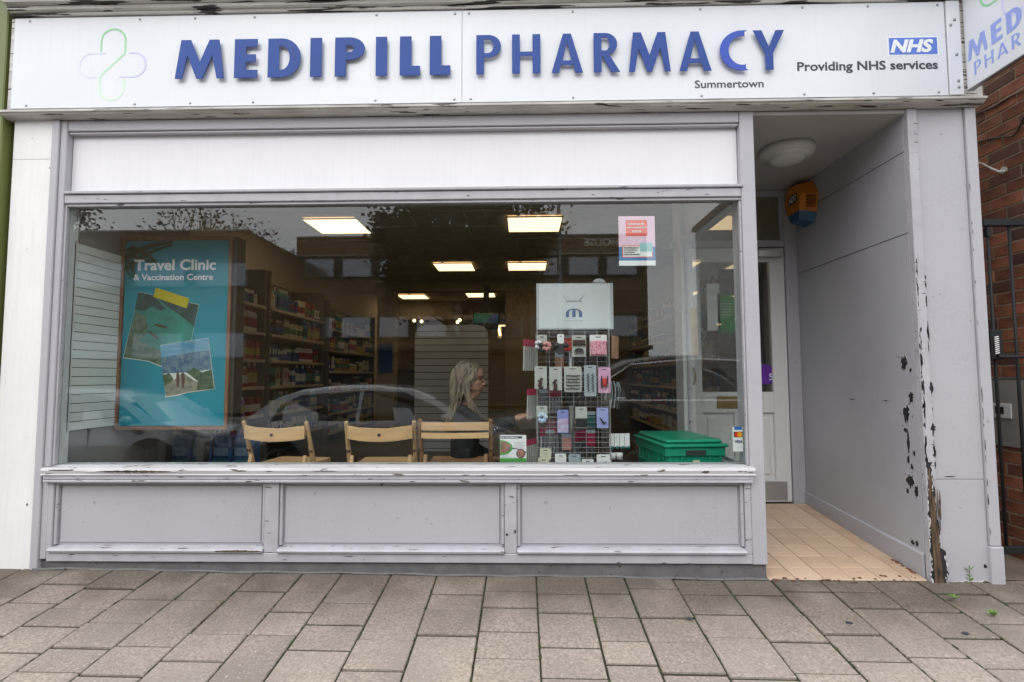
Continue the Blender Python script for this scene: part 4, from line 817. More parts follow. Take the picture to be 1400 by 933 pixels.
for c_ in ((748, 868, 45, 9, .25), (700, 925, 40, 8, .6)):
    cx_, cy_, a_, b_, r_a = c_; flat([K5(cx_+a_*math.cos(t)*math.cos(r_a)-b_*math.sin(t)*math.sin(r_a), cy_+a_*math.cos(t)*math.sin(r_a)+b_*math.sin(t)*math.cos(r_a)) for t in [2*PI*i/12 for i in range(12)]], 'boat_dark', .003, 'photo_image')
flat([K5(716, 622), K5(930, 692), K5(912, 755), K5(700, 682)], 'tape', .0034, 'tape')
flat([K8(395, 80), K8(835, 15), K8(892, 480), K8(760, 500), K8(640, 515), K8(560, 540), K8(445, 558)], 'torn', .0030, 'photo_print')
flat([K8(397, 82), K8(833, 18), K8(845, 125), K8(405, 190)], 'photo_sky', .0038, 'photo_image')
flat([K8(405, 190), K8(845, 125), K8(865, 300), K8(640, 330), K8(420, 340)], 'photo_mtn', .0038, 'photo_image')
flat([K8(418, 335), K8(520, 400), K8(600, 330), K8(700, 400), K8(885, 478), K8(640, 508), K8(560, 530), K8(448, 550)], 'photo_path', .0040, 'photo_image')
flat([K8(640, 330), K8(700, 285), K8(780, 330), K8(865, 300), K8(888, 476), K8(730, 490), K8(740, 410)], 'photo_bush', .0044, 'photo_image'); flat([K8(418, 360), K8(480, 335), K8(520, 390), K8(440, 460)], 'photo_bush', .0044, 'photo_image')
for X in (558, 605): flat([K8(X-14, 345), K8(X, 322), K8(X+12, 345), K8(X+16, 400), K8(X+6, 470), K8(X-8, 468), K8(X-14, 400)], 'hiker', .0048, 'photo_image')
lf = MB()   # palm frond
for c0, c1, n_ in (((505, 480), (815, 350), 26), ((500, 400), (700, 470), 16), ((505, 450), (560, 560), 9)):
    for k in range(n_):
        u = k/n_; cx_, cy_ = c0[0]+(c1[0]-c0[0])*u, c0[1]+(c1[1]-c0[1])*u-22*math.sin(u*PI)
        ang = math.atan2(c1[1]-c0[1], c1[0]-c0[0])
        for sg_ in (-1, 1):
            a2 = ang+sg_*(.95-.45*u); l_ = 95*(1-.55*u)*(.6 if sg_ > 0 else 1)
            e = (max(cx_+l_*math.cos(a2), 512), max(cy_+l_*math.sin(a2), 322)); nn = (-math.sin(a2)*6.5, math.cos(a2)*6.5); cx2 = max(cx_, 512)
            md = ((cx2+e[0])/2, (cy_+e[1])/2)
            lf.face([(pp(*K5(*q))[0], PF-.0012-.00002*k-(.0004 if sg_ > 0 else 0), pp(*K5(*q))[1]) for q in ((cx2, cy_), (md[0]+nn[0], md[1]+nn[1]), e, (md[0]-nn[0], md[1]-nn[1]))])
lf.build('palm_leaf', 'palm', pt, kind='stuff')
a, b = pp(184, 370.5), pp(296, 355); text('Travel Clinic', (a[0], PF-.0022, pp(240, 370)[1]), b[0]-a[0], .074, 'white_ink', pt, bold=.028)
a, b = pp(183, 383), pp(292, 376); text('& Vaccination Centre', (a[0], PF-.0022, pp(240, 383.5)[1]), b[0]-a[0], .042, 'white_ink', pt, bold=.024)
# folding chairs
def make_chair(dark=False, two=False):
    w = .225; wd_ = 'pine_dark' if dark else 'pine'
    t = thing('folding_chair', 'x', 'chair', (0, 0, 0), 'wooden folding chairs inside the window')
    ORG[t.name] = Vector((0, 0, 0))
    for s_ in (-1, 1):
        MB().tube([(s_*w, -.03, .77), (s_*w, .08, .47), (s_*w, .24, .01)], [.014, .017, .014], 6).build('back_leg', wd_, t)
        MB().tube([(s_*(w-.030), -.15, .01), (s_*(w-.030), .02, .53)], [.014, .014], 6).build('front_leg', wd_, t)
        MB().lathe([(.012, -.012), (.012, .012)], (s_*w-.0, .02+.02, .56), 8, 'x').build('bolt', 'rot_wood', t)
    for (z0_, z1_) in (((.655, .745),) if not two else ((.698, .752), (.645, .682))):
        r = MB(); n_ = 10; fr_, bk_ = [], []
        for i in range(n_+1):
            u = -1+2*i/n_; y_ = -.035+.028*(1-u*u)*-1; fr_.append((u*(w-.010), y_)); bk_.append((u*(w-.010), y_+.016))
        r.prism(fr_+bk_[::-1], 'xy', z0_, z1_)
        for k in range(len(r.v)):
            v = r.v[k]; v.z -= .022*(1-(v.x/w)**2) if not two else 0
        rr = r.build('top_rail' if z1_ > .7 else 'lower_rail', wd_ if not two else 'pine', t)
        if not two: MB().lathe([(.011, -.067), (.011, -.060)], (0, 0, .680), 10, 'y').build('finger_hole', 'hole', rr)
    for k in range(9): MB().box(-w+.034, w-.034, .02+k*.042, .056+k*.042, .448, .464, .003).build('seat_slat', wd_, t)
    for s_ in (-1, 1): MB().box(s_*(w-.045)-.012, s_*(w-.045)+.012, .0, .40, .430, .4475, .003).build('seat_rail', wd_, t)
    MB().tube([(-w, .19, .15), (w, .19, .15)], .009, 6).build('cross_bar', wd_, t)
    return t
ca = make_chair(); cc = make_chair(True, True)
def chair_at(o, pxa, pxb, py_, y, rz, lab, dz=0):
    q = P((pxa+pxb)/2, py_, y); o.location = (q.x, y+.05, FL-.004); o.rotation_euler = (0, 0, rz); o['label'] = lab; s_ = (P(pxb, py_, y).x-P(pxa, py_, y).x)/(.225*2+.03); o.scale = (s_, s_, (q.z-FL)/.77)
chair_at(ca, 325, 423, 576, .34, -.12, 'pale wooden folding chair nearest the travel poster, seen from behind')
cb_ = copy_tree(ca); chair_at(cb_, 469, 567, 576, .34, .06, 'middle pale wooden folding chair inside the window, seen from behind')
chair_at(cc, 570, 673, 573, .30, .03, 'wooden folding chair with two back rails, before the seated woman')
# white gondola end behind the woman
a, b, c_ = P(566.5, 540, 4.0), P(667.5, 540, 4.0), P(617, 444.5, 4.0)
go = thing('gondola_end', 'grey white slatted gondola end with rounded top corners behind the seated woman', 'slatwall', ((a.x+b.x)/2, 4.0, FL))
R_ = .14; zt = c_.z; nS = 19; h_ = .0885
for k in range(nS):
    z1_ = zt-k*h_; z0_ = z1_-h_+.009
    def edge(z): return 0 if z < zt-R_ else R_-math.sqrt(max(R_*R_-(z-(zt-R_))**2, 0))
    zz = [z0_+(z1_-z0_)*i/4 for i in range(5)]
    MB().prism([(a.x+edge(z), z) for z in zz]+[(b.x-edge(z), z) for z in zz[::-1]], 'xz', 4.0, 4.012).build('slat', 'slat_grey', go)
MB().prism([(a.x+.002+(0 if z < zt-R_ else R_-math.sqrt(max(R_*R_-(z-(zt-R_))**2, 0))), z-.004) for z in [zt-R_*i/6 for i in range(7)]]+[(a.x+.002, FL), (b.x-.002, FL)]+[(b.x-.002-(R_-math.sqrt(max(R_*R_-(z-(zt-R_))**2, 0))), z-.004) for z in [zt-R_*i/6 for i in range(6, -1, -1)]], 'xz', 4.0125, 4.04).build('backing', 'slat_gap', go)
bx('gondola_body', 'shelf_back', go, a.x+.25, b.x-.25, 4.041, 5.6, FL, zt-.1, 0)
# ---------------------------------------------------------------- crate, ear wax box, window stickers
cr_ = thing('crate', 'green lidded plastic storage crate at the door side of the window', 'crate', (1.0, .5, .35))
def tilt(o, ang, c): pass
m = MB(); A = [(0, 0), (.40, 0), (.40, .60), (0, .60)]
def crate_box(x0, x1, y0, y1, z0, z1, c, name, mt='crate_green'): return MB().box(x0, x1, y0, y1, z0, z1, c).build(name, mt)
cpt = [crate_box(.02, .36, .02, .56, 0, .215, .012, 'body'), crate_box(.008, .372, .008, .572, .17, .222, .004, 'rim'), crate_box(-.006, .386, -.006, .586, .2225, .242, .006, 'lid'), crate_box(.02, .36, .02, .56, .2425, .266, .012, 'lid_top'), crate_box(.012, .368, .010, .57, .09, .104, .003, 'rib')]
cpt += [crate_box(x, x+.012, .006, .02, .105, .168, .002, 'rib') for x in (.03, .10, .268, .335)] + [crate_box(.013, .020, y, y+.012, .02, .168, .002, 'rib') for y in (.06, .15, .24, .33, .42, .51)]
cpt += [crate_box(.13, .25, .0045, .0078, .178, .205, 0, 'handle_slot', 'slat_gap'), crate_box(.17, .21, .004, .006, .125, .15, 0, 'latch', 'card_cream')]
for o in cpt: o.parent = cr_; 
q = P(915, 640, .22); cr_.location = (q.x-.03, .20, P(950, 594, .5).z-.27); cr_.rotation_euler = (0, 0, .10); ORG[cr_.name] = Vector(cr_.location)
lg = thing('display_shelf', 'low dark ledge inside the window carrying the crate', 'shelf', (1.0, .45, FL)); zc = cr_.location.z; MB().box(.72, 1.18, .12, .95, zc-.03, zc-.0005, .003).build('top', 'shelf_back', lg)
for x in (.74, 1.13): bx('leg', 'shelf_back', lg, x, x+.03, .3, .33, FL, zc-.031, 0)
EY = .16
a, b = P(683.5, 639, EY), P(719.5, 596, EY); eb = thing('medicine_box', 'white and green boxed ear wax removal kit standing on the window sill', 'box', ((a.x+b.x)/2, EY, .6)); z0_ = .595
bx('carton', 'card_white', eb, a.x, b.x, EY, EY+.05, z0_, b.z, .001); bx('title_band', 'box_navy', eb, a.x+.004, b.x-.0255, EY-.0008, EY, b.z-.016, b.z-.003, 0); text('EAR WAX REMOVAL', (a.x+.007, EY-.0008, b.z-.013), (b.x-a.x)*.66, .007, 'white_ink', eb, bold=.03)
w_ = b.x-a.x; h_ = b.z-z0_
eb_c = MB().prism([(a.x+.001, b.z-.025)]+[(a.x+.001+w_*.48*math.cos(math.radians(t)), b.z-.068+.043*math.sin(math.radians(t))) for t in range(80, -91, -17)]+[(a.x+.001, b.z-.112)], 'xz', EY-.0008, EY); eb_c.build('print_shape', 'box_green', eb)
MB().prism([(a.x+.004+w_*.38*math.cos(math.radians(t))*(1 if t < 91 else 1), b.z-.066+.034*math.sin(math.radians(t))) for t in range(90, -91, -18)], 'xz', EY-.0016, EY-.0008).build('print_photo', 'box_photo', eb)
MB().prism([(a.x+w_*i/8, z0_+.070+.012*math.sin(i*.8-1.6)) for i in range(9)]+[(a.x+w_*i/8, z0_+.063+.012*math.sin(i*.8-1.9)) for i in range(8, -1, -1)], 'xz', EY-.0007, EY).build('print_shape', 'box_navy', eb)
bx('print_shape', 'box_green', eb, a.x+.001, b.x-.001, EY-.0007, EY, z0_+.001, z0_+.022, 0)
disc(MB(), (b.x-.032, z0_+.048), .026, EY-.0013, EY).build('print_ring', 'box_navy', eb); disc(MB(), (b.x-.032, z0_+.048), .0225, EY-.002, EY-.0013).build('print_photo', 'box_photo', eb)
for k in range(5): bx('print_line', 'sticker_grey', eb, a.x+w_*.55, b.x-.012-.006*(k % 2), EY-.0007, EY, b.z-.040-k*.009, b.z-.0375-k*.009, 0)
for k in range(5): bx('print_line', 'sticker_grey', eb, a.x+.008, a.x+.055-.006*(k % 2), EY-.0007, EY, z0_+.026+k*.007, z0_+.028+k*.007, 0)
GY = .044   # inside face of the pane
a, b = P(846.5, 363.5, GY), P(895, 295.5, GY); X0, X1, Z0, Z1 = a.x, b.x, a.z, b.z; W_, H_ = X1-X0, Z1-Z0
pk = thing('health_poster', 'small pink and blue health notice stuck inside the window pane', 'poster', ((X0+X1)/2, GY, Z0)); pb = .0455
def pr_(x0, x1, z0, z1, mt, d, n='print_block', par=None): return bx(n, mt, par or pk, X0+W_*x0, X0+W_*x1, pb-d, pb-d+.0006, Z0+H_*z0, Z0+H_*z1, 0)
pr_(0, 1, 0, 1, 'post_pink', 0, 'sheet'); pr_(0, 1, .10, .38, 'post_navy', .0007); pr_(0, 1, .001, .099, 'paper', .0007); pr_(.20, .79, .60, .92, 'post_red', .0007)
pr_(.09, .93, .165, .405, 'post_red', .0009); pr_(.11, .91, .18, .39, 'paper', .0014); pr_(.58, .93, .28, .46, 'post_teal', .0020)
for k, (s_, x_, w2) in enumerate((('Sometimes life', .26, .45), ('takes unexpected', .22, .54), ('turns', .37, .25))): text(s_, (X0+W_*x_, pb-.0008, Z0+H_*(.82-.075*k)), W_*w2, H_*.045, 'white_ink', pk, bold=.02, res=2)
for k in range(4): text(['FREE EMERGENCY', 'CONTRACEPTION', 'THE MORNING', 'AFTER THE MOMENT'][k], (X0+W_*.13, pb-.0015, Z0+H_*(.345-.045*k)), W_*[.42, .38, .30, .46][k], H_*.026, 'ink', pk, bold=.03, res=1)
a, b = P(1006, 617.5, GY), P(1020, 583.5, GY); X0, X1, Z0, Z1 = a.x, b.x-.002, a.z, b.z; W_, H_ = X1-X0, Z1-Z0
X1 = min(X1, 1.207); X0 = X1-.056; W_ = X1-X0
cs = thing('card_sticker', 'small white payment card sticker on the window pane corner', 'sticker', ((X0+X1)/2, GY, Z0))
def ps_(x0, x1, z0, z1, mt, d, n='print_block'): return bx(n, mt, cs, X0+W_*x0, X0+W_*x1, pb-d, pb-d+.0006, Z0+H_*z0, Z0+H_*z1, 0)
ps_(0, 1, 0, .99, 'paper', 0, 'sheet'); ps_(.18, .92, .87, .998, 'sticker_blue', .0007); ps_(.12, .98, .57, .79, 'tv_black', .0007)
disc(MB(), (X0+W_*.42, Z0+H_*.68), W_*.24, pb-.0014, pb-.0007, n=18).build('print_disc', 'mc_red', cs); disc(MB(), (X0+W_*.70, Z0+H_*.68), W_*.24, pb-.0020, pb-.0014, n=18).build('print_disc', 'mc_orange', cs)
text('VISA', (X0+W_*.20, pb-.0001, Z0+H_*.34), W_*.74, H_*.11, 'visa_blue', cs, bold=.03, shear=.15)
for k in range(3): MB().tube([(X0+W_*(.42+.11*k)+.004*math.cos(t)*(k+1)*.6, pb-.0002, Z0+H_*.15+.0035*(k+1)*math.sin(t)) for t in (-.9, -.4, 0, .4, .9)], .0007, 4).build('wave_mark', 'sticker_grey', cs)
# papers on the door glass
q0, q1 = PX(1012, 455, 1.29), PX(983, 400, 1.29)
dp = thing('green_notice', 'green notice taped to the door glass seen through the side pane', 'poster', P(995, 455, DB+.01)); a, b = P(982, 455, DB+.015), P(1013, 402, DB+.015)
bx('sheet', 'green_poster', dp, a.x, b.x, DB+.017, DB+.019, a.z, b.z, 0)
for k in range(5): bx('print_line', 'card_grey', dp, a.x+.02, a.x+.11-.01*(k % 2), DB+.0164, DB+.017, b.z-.08-.022*k, b.z-.074-.022*k, 0)
a, b = P(968, 452, DB+.01), P(984, 388, DB+.01); one('paper_notice', 'paper', 'white paper notice taped to the door glass above the round vent', 'poster', MB().box(a.x, b.x, DB+.017, DB+.019, a.z, b.z))
q = P(957, 459, DB); rv = thing('round_vent', 'round clear ventilator disc set in the shop door glass', 'vent', q); MB().lathe([(.042, DB+.004), (.046, DB+.012), (.046, DB+.019)], (q.x, 0, q.z), 20, 'y').build('ring', 'board_edge', rv, smooth=True); MB().lathe([(.030, DB+.001), (.034, DB+.004)], (q.x, 0, q.z), 20, 'y').build('disc', 'lagoon_deep', rv)
a, b = P(951, 533, DB), P(968, 520, DB); lbm = thing('small_sticker', 'small black sticker at the lower corner of the door glass', 'sticker', a); bx('sheet', 'tv_black', lbm, a.x, b.x, DB+.017, DB+.019, a.z+.005, b.z, 0)
# ---------------------------------------------------------------- hair accessory rack
RY = .33
rk = thing('display_rack', 'revolving wire display rack of hair accessories with a white header board', 'display rack', (P(785, 600, RY).x, RY+.14, FL))
a, b = P(733.5, 451, RY), P(838, 387, RY); X0, X1, Z0, Z1 = a.x, b.x, a.z, b.z
bx('header_board', 'board_edge', rk, X0, X1, RY, RY+.012, Z0, Z1, .001); bx('header_face', 'board_white', rk, X0+.016, X1-.018, RY-.002, RY-.0002, Z0+.008, Z1-.006, 0)
Kb = lambda x, y: P(725+x/11.667, 380+y/11.667, RY)
def kpoly(pts, mt, n): return MB().prism([(Kb(*p_).x, Kb(*p_).z) for p_ in pts], 'xz', RY-.0034, RY-.0021).build(n, mt, rk)
kpoly([(565, 630), (565, 570)]+[(565+(828-565)/2-131*math.cos(math.radians(t)), 570-78*math.sin(math.radians(t))) for t in range(15, 166, 15)]+[(828, 570), (828, 630), (775, 630), (775, 560), (765, 530), (745, 513), (722, 515), (722, 630), (668, 630), (668, 515), (645, 513), (628, 530), (618, 560), (618, 630)], 'logo_blue', 'logo')
MB().box(Kb(565, 0).x, Kb(815, 0).x, RY-.003, RY-.0021, Kb(0, 395).z, Kb(0, 368).z).build('logo', 'logo_pale', rk)
for (x, y, x2, y2) in ((575, 365, 520, 260), (640, 362, 600, 320), (690, 362, 720, 290), (770, 362, 890, 245), (800, 365, 830, 300)):
    A_, B_ = Kb(x, y), Kb(x2, y2); MB().tube([(A_.x, RY-.003, A_.z), (B_.x, RY-.003, B_.z)], [.0018, .0008], 5).build('logo', 'logo_pale', rk)
text('mandara', (Kb(560, 0).x, RY-.002, Kb(0, 700).z), Kb(828, 0).x-Kb(560, 0).x, .010, 'logo_pale', rk, res=2)
MB().prism([(Kb(1100, 0).x+.038*math.cos(math.radians(t)), Kb(0, 78).z+.025*math.sin(math.radians(t))) for t in range(0, 181, 15)], 'xz', RY+.013, RY+.016).build('header_tab', 'board_edge', rk)
gx0, gx1 = P(735, 560, RY).x, P(834, 560, RY).x; gz1 = Z0-.004; gz0 = .22; D_ = .36
wr = MB(); wq = .0016
for k in range(38):
    z = gz1-.012-k*(gz1-gz0-.02)/37; wr.tube([(gx0, RY, z), (gx1, RY, z)], wq, 4); wr.tube([(gx0, RY+.003, z), (gx0, RY+D_, z)], .0011, 4); wr.tube([(gx1, RY+.003, z), (gx1, RY+D_, z)], .0011, 4)
    if k % 2: wr.tube([(gx0, RY+D_, z), (gx1, RY+D_, z)], .0011, 4)
for k in range(7):
    x = gx0+(gx1-gx0)*k/6; wr.tube([(x, RY-.002, gz0), (x, RY-.002, gz1)], .0016 if k % 6 else .003, 5); wr.tube([(x, RY+D_, gz0), (x, RY+D_, gz1)], .0016, 5)
    y = RY+D_*k/6; wr.tube([(gx0-.002, y, gz0), (gx0-.002, y, gz1)], .0016, 5); wr.tube([(gx1+.002, y, gz0), (gx1+.002, y, gz1)], .0016, 5)
wr.build('wire_grid', 'wire', rk, kind='stuff')
xc = (gx0+gx1)/2; MB().tube([(xc, RY+D_/2, FL+.03), (xc, RY+D_/2, Z1-.02)], .014, 10).build('pole', 'wire', rk, smooth=True); MB().lathe([(.24, FL), (.24, FL+.02), (.05, FL+.035)], (xc, RY+D_/2, 0), 24).build('base', 'rack_black', rk)
for X in (X0+.03, X1-.03): MB().tube([(X, RY+.006, Z0+.01), (X, RY+.006, gz1)], .003, 6).build('board_post', 'wire', rk)
def rrect(x0, x1, z0, z1, r): return [(x1-r, z0), (x1, z0+r), (x1, z1-r), (x1-r, z1), (x0+r, z1), (x0, z1-r), (x0, z0+r), (x0+r, z0)]
def card(px0, py0, px1, py1, mt, label, deco, y=RY-.035, lean=0, name='hair_accessory_card', cat='hair accessory'):
    a, b = P(px0, py1, y), P(px1, py0, y); cx, w, h = (a.x+b.x)/2, b.x-a.x, b.z-a.z
    t = thing(name, label, cat, (cx, y, a.z), 'hair accessories hanging on the rack')
    MB().prism(rrect(a.x, b.x, a.z, b.z, .004), 'xz', y, y+.0015).build('card', mt, t); bx('hang_slot', 'slat_gap', t, cx-w*.16, cx+w*.16, y-.0006, y, b.z-.016, b.z-.011, 0)
    MB().tube([(cx, y-.012, b.z-.012), (cx, y+.03, b.z-.013)], .0012, 5).build('hook', 'wire', t)
    m = MB(); mt2 = 'item_black'; q = random.Random(int(px0*7+py0))
    def ring(cx, cz, r1, r2, yy, mt_, n=16, wob=.25, nm='scrunchie'):
        mm = MB(); pts = [(cx+r1*math.cos(2*PI*i/n), yy, cz+r1*math.sin(2*PI*i/n)) for i in range(n+1)]; mm.tube(pts, [r2*(1+wob*(-1)**i) for i in range(n+1)], 8, caps=False); mm.build(nm, mt_, t, smooth=True)
    if deco == 'scrunch3':
        ring(cx-.022, a.z+.005, .017, .011, y-.016, 'item_white'); ring(cx+.004, a.z-.012, .020, .012, y-.028, 'item_black'); ring(cx+.026, a.z-.004, .018, .013, y-.036, 'item_pink')
    elif deco == 'bow':
        for s_ in (-1, 1): m.ball((cx+s_*.026, y-.014, a.z-.012), .024, 10, 6, sc=(1, .5, .7))
        m.prism([(cx-.03, a.z-.055), (cx-.004, a.z-.01), (cx+.02, a.z-.012), (cx+.022, a.z-.065), (cx-.012, a.z-.07)], 'xz', y-.02, y-.008); m.build('bow', 'item_black', t, smooth=False)
    elif deco == 'claw':
        m.box(a.x+.003, b.x-.003, y-.012, y-.001, a.z+h*.52, a.z+h*.60, .002)
        for i in range(7):
            u = -1+2*i/6; m.tube([(cx+u*.018, y-.006, a.z+h*.40-.006*u*u), (cx+u*.028, y-.016, a.z+h*.24), (cx+u*.024, y-.008, a.z+h*.10)], [.003, .0025, .001], 5)
        m.build('hair_claw', 'item_black', t); bx('brown_band', 'item_brown', t, a.x+.004, b.x-.004, y-.004, y-.0005, a.z+h*.62, a.z+h*.78, 0)
    elif deco == 'band': m.box(a.x+.002, b.x-.002, y-.016, y-.001, a.z+.004, a.z+h*.72, .008).build('headband', 'pink_pattern', t)
    elif deco == 'bobbles':
        for i in range(5): m.ball((cx+q.uniform(-.010, .010), y-.010, a.z+.008+i*.013), .0125-.001*i, 8, 6)
        m.build('hair_bobble', 'item_brown', t, smooth=True)
    elif deco == 'beads':
        for i in range(5):
            for j in range(9): m.ball((a.x+w*(.14+.09*j), y-.006, a.z+h*(.12+.13*i)+q.uniform(-.002, .002)), .0045, 6, 4)
        m.build('hair_tie', 'item_black', t)
    elif deco == 'spiral':
        for s_ in (-1, 1): m.tube([(cx+s_*.014+.007*math.cos(i*1.2), y-.01+.005*math.sin(i*1.2), a.z+h*.72-i*.0032) for i in range(34)], .0022, 5)
        m.build('spiral_tie', 'item_black', t)
    elif deco == 'redblack':
        m.ball((cx, y-.010, a.z+h*.42), .021, 12, 8, sc=(.8, .5, 1.35)); m.build('hair_tie', 'item_red', t, smooth=True); mm = MB()
        for s_ in (-1, 1): mm.tube([(cx+s_*.018, y-.014, a.z+h*(.18+.07*i)) for i in range(8)], [.003, .006, .004, .006, .004, .006, .004, .003], 6)
        mm.build('hair_tie', 'item_black', t)
    elif deco == 'bluescrunch': ring(cx, a.z+.004, .020, .014, y-.018, 'blue_pattern', 14, .18)
    elif deco == 'print': bx('pattern', 'bird_pattern', t, a.x+.003, b.x-.003, y-.001, y-.0001, a.z+.006, a.z+h*.62, 0)
    elif deco == 'blackband': m.box(a.x+.001, b.x-.001, y-.009, y-.0005, a.z+.006, a.z+h*.46, .004).build('headband', 'item_black', t)
    elif deco == 'clip':
        m.tube([(cx-.014, y-.006, a.z+h*.5), (cx-.002, y-.01, a.z+h*.32), (cx+.010, y-.008, a.z+h*.22), (cx+.020, y-.006, a.z+h*.3)], [.003, .006, .006, .003], 6).build('hair_clip', 'item_black', t)
    elif deco == 'pinktie': m.tube([(cx+.014*math.cos(k*.7), y-.005, a.z+.016+.010*math.sin(k*.7)) for k in range(10)], .003, 5).build('hair_tie', 'item_pink', t)
    elif deco == 'text':
        bx('print_line', 'sticker_grey', t, cx-w*.2, cx+w*.2, y-.0006, y, a.z+h*.45, a.z+h*.52, 0); bx('print_line', 'sticker_grey', t, cx-w*.14, cx+w*.14, y-.0006, y, a.z+h*.30, a.z+h*.35, 0)
    return t
C1 = [(734, 458, 748, 473, 'card_grey', 'grey card with white, black and pink scrunchies, top row by the header board', 'scrunch3'),
 (762, 457, 771, 470, 'card_white', 'white round tag with a large black hair bow in the top row', 'bow'),
 (782, 458.5, 801, 488, 'card_grey', 'grey card with a black claw clip in the top row', 'claw'),
 (806.5, 458, 829.5, 487, 'card_white', 'white card wrapped with a pink leopard patterned headband', 'band'),
 (731, 501, 747.5, 532, 'card_grey', 'grey card of dark brown hair bobbles, first in the second row', 'bobbles'),
 (751, 502, 768, 534, 'card_grey', 'grey card with a white top and dark bobbles, second row', 'bobbles'),
 (771.5, 501.5, 795, 536, 'card_grey', 'wide grey card of black beaded hair ties', 'beads'),
 (799, 499.5, 815, 542, 'card_slate', 'narrow clear card of black spiral hair ties', 'spiral'),
 (818, 502.5, 834.5, 537.5, 'card_pink', 'pink card with red and black hair ties', 'redblack'),
 (733.5, 555, 748.5, 572, 'card_grey', 'grey tag with a pale blue patterned scrunchie', 'bluescrunch'),
 (762, 560.5, 777, 592.5, 'card_blue', 'blue card with a white bird pattern', 'print'),
 (787, 556.5, 802.5, 585.5, 'card_grey', 'grey card with a wide black headband', 'blackband'),
 (816, 557.5, 831.5, 585.5, 'card_lilac', 'lilac blue card with a black hair clip', 'clip'),
 (738, 613, 753.5, 629, 'card_cream', 'cream card, upper of the overlapping pair near the ear wax box', 'text'),
 (759, 620.5, 774, 640, 'card_white', 'white card with a pink hair tie in the bottom row', 'pinktie'),
 (777.5, 621, 793.5, 640, 'card_slate', 'slate grey card in the bottom row', 'none'),
 (795.5, 628, 811.5, 641, 'card_white', 'small white card in the bottom row, between the slate one and the last pair', 'text'),
 (816, 621.5, 834, 638, 'card_white', 'white card at the back of the last pair in the bottom row', 'none')]
for c_ in C1: card(*c_)
card(735.5, 626, 750.5, 641, 'card_cream', 'cream card, lower of the overlapping pair near the ear wax box', 'text', y=RY-.05); card(819, 629, 835.5, 641, 'card_white', 'white card at the front of the last pair in the bottom row', 'text', y=RY-.05)
def fan(px0, py0, px1, py1, topc, stripc, label, y, tops=.22, n=6, name='comb_pack'):
    a, b = P(px0, py1, y), P(px1, py0, y); w, h = b.x-a.x, b.z-a.z; t = thing(name, label, 'hair accessory', ((a.x+b.x)/2, y, a.z), 'packs on the sides of the rack')
    for i in range(n):
        x = a.x+w*i/n; yy = y+i*.022
        MB().prism([(x, a.z), (x+w/n*.62, a.z), (x+w/n*.62+.004, b.z-h*tops), (x+.004, b.z-h*tops)], 'xz', yy, yy+.004).build('sleeve', stripc, t)
        MB().prism([(x+.003, b.z-h*tops+.0005), (x+w/n*.9+.003, b.z-h*tops+.0005), (x+w/n*.9+.004, b.z), (x+.004, b.z)], 'xz', yy, yy+.005).build('pack_header', topc, t)
    return t
fan(715, 464, 733, 507, 'maroon', 'item_grey' if False else 'card_grey', 'maroon topped sleeve pack on the woman side of the rack, upper row', RY+.02)
fan(720, 532, 735, 573, 'maroon', 'card_grey', 'maroon topped sleeve pack that the woman reaches for, middle row', RY+.03)
fan(719, 602, 734, 640, 'maroon', 'card_grey', 'maroon topped sleeve pack by the ear wax box, bottom row', RY+.03)
fan(741, 533, 768, 566, 'maroon', 'card_slate', 'maroon topped packs inside the rack, middle row', RY+.12, .35); fan(738, 586, 766, 622, 'maroon', 'card_slate', 'maroon topped packs inside the rack, lower row', RY+.12, .3)
fan(786, 590, 803, 620, 'maroon', 'item_grey', 'maroon topped packs inside the rack below the black headband card', RY+.12, .5)
fan(836, 459, 850, 490, 'copper', 'copper', 'copper coloured stick pack on the door side of the rack, top row', RY+.02, .15)
fan(757, 478, 835, 497, 'item_grey', 'item_grey', 'dark packs filling the back of the rack, top row', RY+.26, .2, 9); fan(748, 512, 833, 548, 'item_grey', 'item_black', 'dark packs filling the back of the rack, middle row', RY+.26, .2, 9)
fan(748, 575, 820, 640, 'maroon', 'item_grey', 'dark packs filling the back of the rack, bottom rows', RY+.28, .1, 9)
for i, (x_, y_, c_) in enumerate(((777, 470, 'item_red'), (792, 520, 'item_grey'), (781, 545, 'item_black'), (808, 575, 'item_teal'), (752, 600, 'item_grey'), (808, 600, 'maroon'), (775, 606, 'item_pink'), (743, 545, 'item_grey'), (823, 492, 'item_black'), (765, 495, 'copper'))):
    a, b = P(x_-6, y_+10, RY+.07), P(x_+6, y_-10, RY+.07); t = thing('hair_accessory_pack', f'small {dict(item_red="red", item_grey="grey", item_black="black", item_teal="teal", maroon="maroon", item_pink="pink", copper="copper")[c_]} pack inside the wire grid, {"upper" if y_ < 500 else "middle" if y_ < 560 else "lower"} part of the rack, {["below the bow tag", "under the beaded ties", "above the bird card", "by the lilac card", "by the blue scrunchie", "under the lilac card", "under the bird card", "under the bobbles", "below the leopard headband", "below the scrunchies"][i]}', 'hair accessory', ((a.x+b.x)/2, RY+.07, a.z), 'packs inside the rack')
    bx('pack', c_, t, a.x, b.x, RY+.07, RY+.085, a.z, b.z-.012, .003); bx('card', 'card_slate', t, a.x, b.x, RY+.072, RY+.074, b.z-.0115, b.z+.01, 0)
hk = thing('hanger_pack', 'cluster of clear curved plastic hangers on the door side of the rack', 'hair accessory', P(842, 556, RY+.05))
for i in range(6):
    q = P(834+i*2.3, 520+i*.6, RY+.02+i*.03); MB().tube([q+Vector((.012*math.sin(u*PI), 0, -.17*u+.02*math.sin(u*PI))) for u in [k/8 for k in range(9)]], .004, 6).build('hanger', 'clear_plastic' if i % 2 else 'card_slate', hk)
bg_ = thing('plastic_bag', 'empty clear plastic bag hanging on the door side of the rack', 'bag', P(850, 578, RY+.1)); a, b = P(843, 580, RY+.1), P(858, 530, RY+.1)
